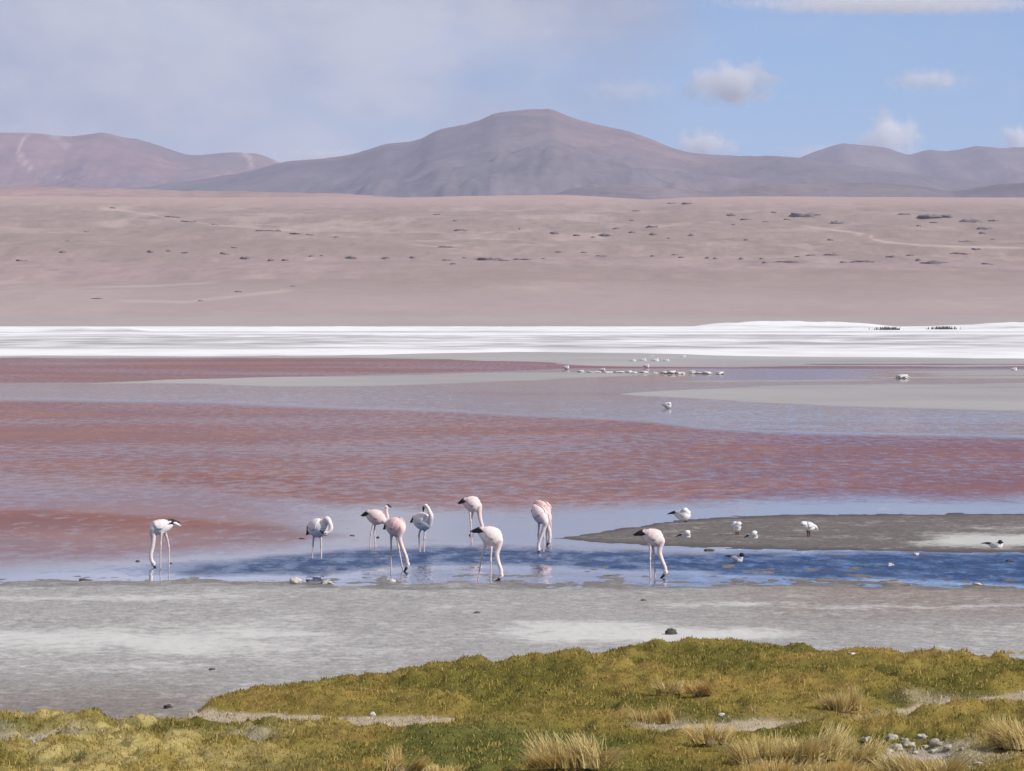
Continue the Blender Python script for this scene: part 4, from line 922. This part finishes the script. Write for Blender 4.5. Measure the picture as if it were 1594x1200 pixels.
def gull(foot, chest, tail, rv, head, hr, bill, tip, label, legs=None, hood=False, wing_grey=0.5, name='gull', cat='gull', group='gulls on and around the sand bar', scale_part=1.0, pale_tip=False):
    Y = dist_at(foot); s = Y / F; ox = (chest[0] - CX) * s
    root = empty(name, (ox, Y, 0.0)); tag(root, label, cat, group)
    def P3(p): return np.array([(p[0] - CX) * s - ox, p[2] if len(p) > 2 else 0.0, CAM_H - (p[1] - HOR) * s])
    B = Body(P3(chest), P3(tail), rv * s, rv * s * 0.95); hd = P3(head); r_ = hr * s
    nb = B.at(0.14, 0.0, 0.45); parts = [B.mesh(), ball(hd, r_, (1.08, 0.95, 0.95)), tube(*catmull([nb, (nb + hd) / 2, hd], [rv * s * 0.62, r_ * 0.95, r_ * 0.8], 4), 10)]
    lp = []
    for lg in (legs or []):
        q = [P3(p) for p in lg]; parts.append(tube(*catmull([B.at(0.5, math.pi, 0.5)] + q, [0.02, 0.014] + [0.0085] * (len(q) - 1), 5), 7)); lp.append(np.array(q))
        f0 = q[-1]
        for da in (-0.5, 0, 0.5):
            d = np.array([-B.a[0] * math.cos(da) - B.l[0] * math.sin(da), -B.a[1] * math.cos(da) - B.l[1] * math.sin(da), 0.0]); parts.append(tube([f0, f0 + d * 0.02, f0 + d * 0.04], [0.008, 0.007, 0.005], 6))
    o = mesh_obj('body', *join(parts), M_plume, root); remesh(o, max(0.007, rv * s * 0.09), 3, 0.4)
    v = verts_of(o); col = np.tile(np.array((0.86, 0.85, 0.84)), (len(v), 1))
    if hood: col = np.where((np.linalg.norm(v - hd, axis=1) < r_ * 1.15)[:, None], np.array((0.035, 0.028, 0.026)), col)
    for l_ in lp:
        d, _ = seg_dist(v, l_); col = np.where(((d < 0.018) & (v[:, 2] < l_[0][2]))[:, None], np.array((0.10, 0.04, 0.035)), col)
    paint(o, col)
    wc = np.array((0.80, 0.80, 0.80)) * (1 - wing_grey) + np.array((0.30, 0.31, 0.34)) * wing_grey
    for sg in (-1, 1):
        wv, wf = B.wing(sg, 0.18, 0.98, 1.06); shell('wing', wv, wf, M_plume, root, rv * s * 0.06, np.tile(wc, (len(wv), 1)))
    mesh_obj('wing_tips', *feather_tuft(B, P3(tip), 4, 0.70, rv * s * 0.16, 55), M_plume if pale_tip else M_black, root, cols=np.array((0.75, 0.73, 0.72)))
    mesh_obj('tail', *feather_tuft(B, B.at(1.0, 0, 0) + B.a * B.L * 0.22, 4, 0.74, rv * s * 0.17, 70), M_plume, root, cols=np.array((0.80, 0.79, 0.78)))
    bp = P3(bill); d = (bp - hd) / (np.linalg.norm(bp - hd) + 1e-9)
    mesh_obj('bill', *tube(*catmull([hd + d * r_ * 0.8, (hd + d * r_ + bp) / 2, bp], [r_ * 0.34, r_ * 0.26, r_ * 0.08], 4), 7), M_bill, root)
    return root
gull(815, (1075, 802, -.04), (1049, 802, .05), 8.6, (1066.5, 794, -.06), 4.6, (1060.5, 794.5, -.05), (1038, 800.5, .07), 'white gull preening with its head turned back, standing in the shallows behind the bar', [[(1066, 808, -.03), (1066, 815.5, -.03)], [(1068.5, 808, .03), (1068.5, 815.5, .03)]], wing_grey=0.25)
gull(838, (1075, 834, 0), (1060, 835, .06), 5.3, (1070.5, 829, -.02), 4.4, (1076, 830, -.03), (1051, 836, .08), 'small gull sitting on the bar right above the feeding flamingo', wing_grey=0.55)
gull(834, (1148, 822, -.09), (1144, 817, .10), 7.6, (1150, 815.5, -.08), 4.4, (1155, 817, -.10), (1141, 813.5, .14), 'white gull standing upright on the bar above the swimming gull', [[(1146, 827, -.02), (1146, 834, -.02)], [(1149, 827, .01), (1149, 834, .01)]], wing_grey=0.15, pale_tip=True)
gull(839, (1180, 835, 0), (1165, 836, .06), 5.3, (1174.5, 830, -.02), 4.6, (1180, 831, -.04), (1158, 837, .08), 'gull crouching on the bar to the right of the upright white gull', wing_grey=0.55)
gull(876, (1156, 872, -.03), (1135, 870, .06), 5.6, (1154.5, 863.5, -.03), 3.7, (1159.5, 864.5, -.04), (1127, 865.5, .08), 'dark-hooded gull swimming in the blue channel', hood=True, wing_grey=0.8)
gull(837, (1251, 817, -.03), (1270, 823.5, .04), 7.4, (1250.5, 815, -.03), 4.2, (1247, 818, -.04), (1275, 826, .06), 'grey-white gull standing alone on the bar, facing left with a long shadow', [[(1257, 826, -.02), (1258, 837, -.02)], [(1260, 826, .02), (1260.5, 837, .02)]], wing_grey=0.3, pale_tip=True)
gull(855, (1561, 850, -.03), (1539, 849, .05), 5.7, (1557, 843.5, -.03), 3.6, (1562, 844.5, -.04), (1527, 846, .07), 'dark-hooded gull sitting on the white salt patch at the right edge', hood=True, wing_grey=0.5)
# white birds far out: no legs visible, heads tucked
for i, (px_, foot, w_, h_, lb) in enumerate([(1038, 636, 13, 10, 'single white bird floating beyond the red water'), (881, 575, 10, 6, 'white bird at the left end of the far shoal'), (1006, 573, 9, 6, 'white bird below the far flock at the salt edge'), (1578, 578, 10, 6, 'white bird on the far shoal near the right edge'),
        (985, 564, 9, 5, 'leftmost bird of the far flock at the salt edge'), (1001, 563, 11, 5, 'second bird from the left in the far flock'), (1020, 564, 11, 6, 'third bird from the left in the far flock'), (1037, 564, 10, 5, 'rightmost bird of the far flock at the salt edge'), (1014, 557, 8, 4, 'bird just behind the far flock, against the salt'), (1063, 558, 9, 5, 'lone bird at the salt edge right of the far flock'), (937, 578, 11, 5, 'pale bird standing among the row of salt lumps')]):
    r_ = h_ * 0.48; c = foot - h_ * 0.5
    gull(foot, (px_ + w_ * 0.5, c, -.1), (px_ - w_ * 0.45, c + 0.6, .1), r_, (px_ + w_ * 0.30, c - h_ * 0.28, -.1), h_ * 0.26, (px_ + w_ * 0.55, c - h_ * 0.2, -.1), (px_ - w_ * 0.62, c + 0.5, .1), lb, wing_grey=0.1, name='waterbird', cat='waterbird', group='white birds far out on the lagoon', pale_tip=True)
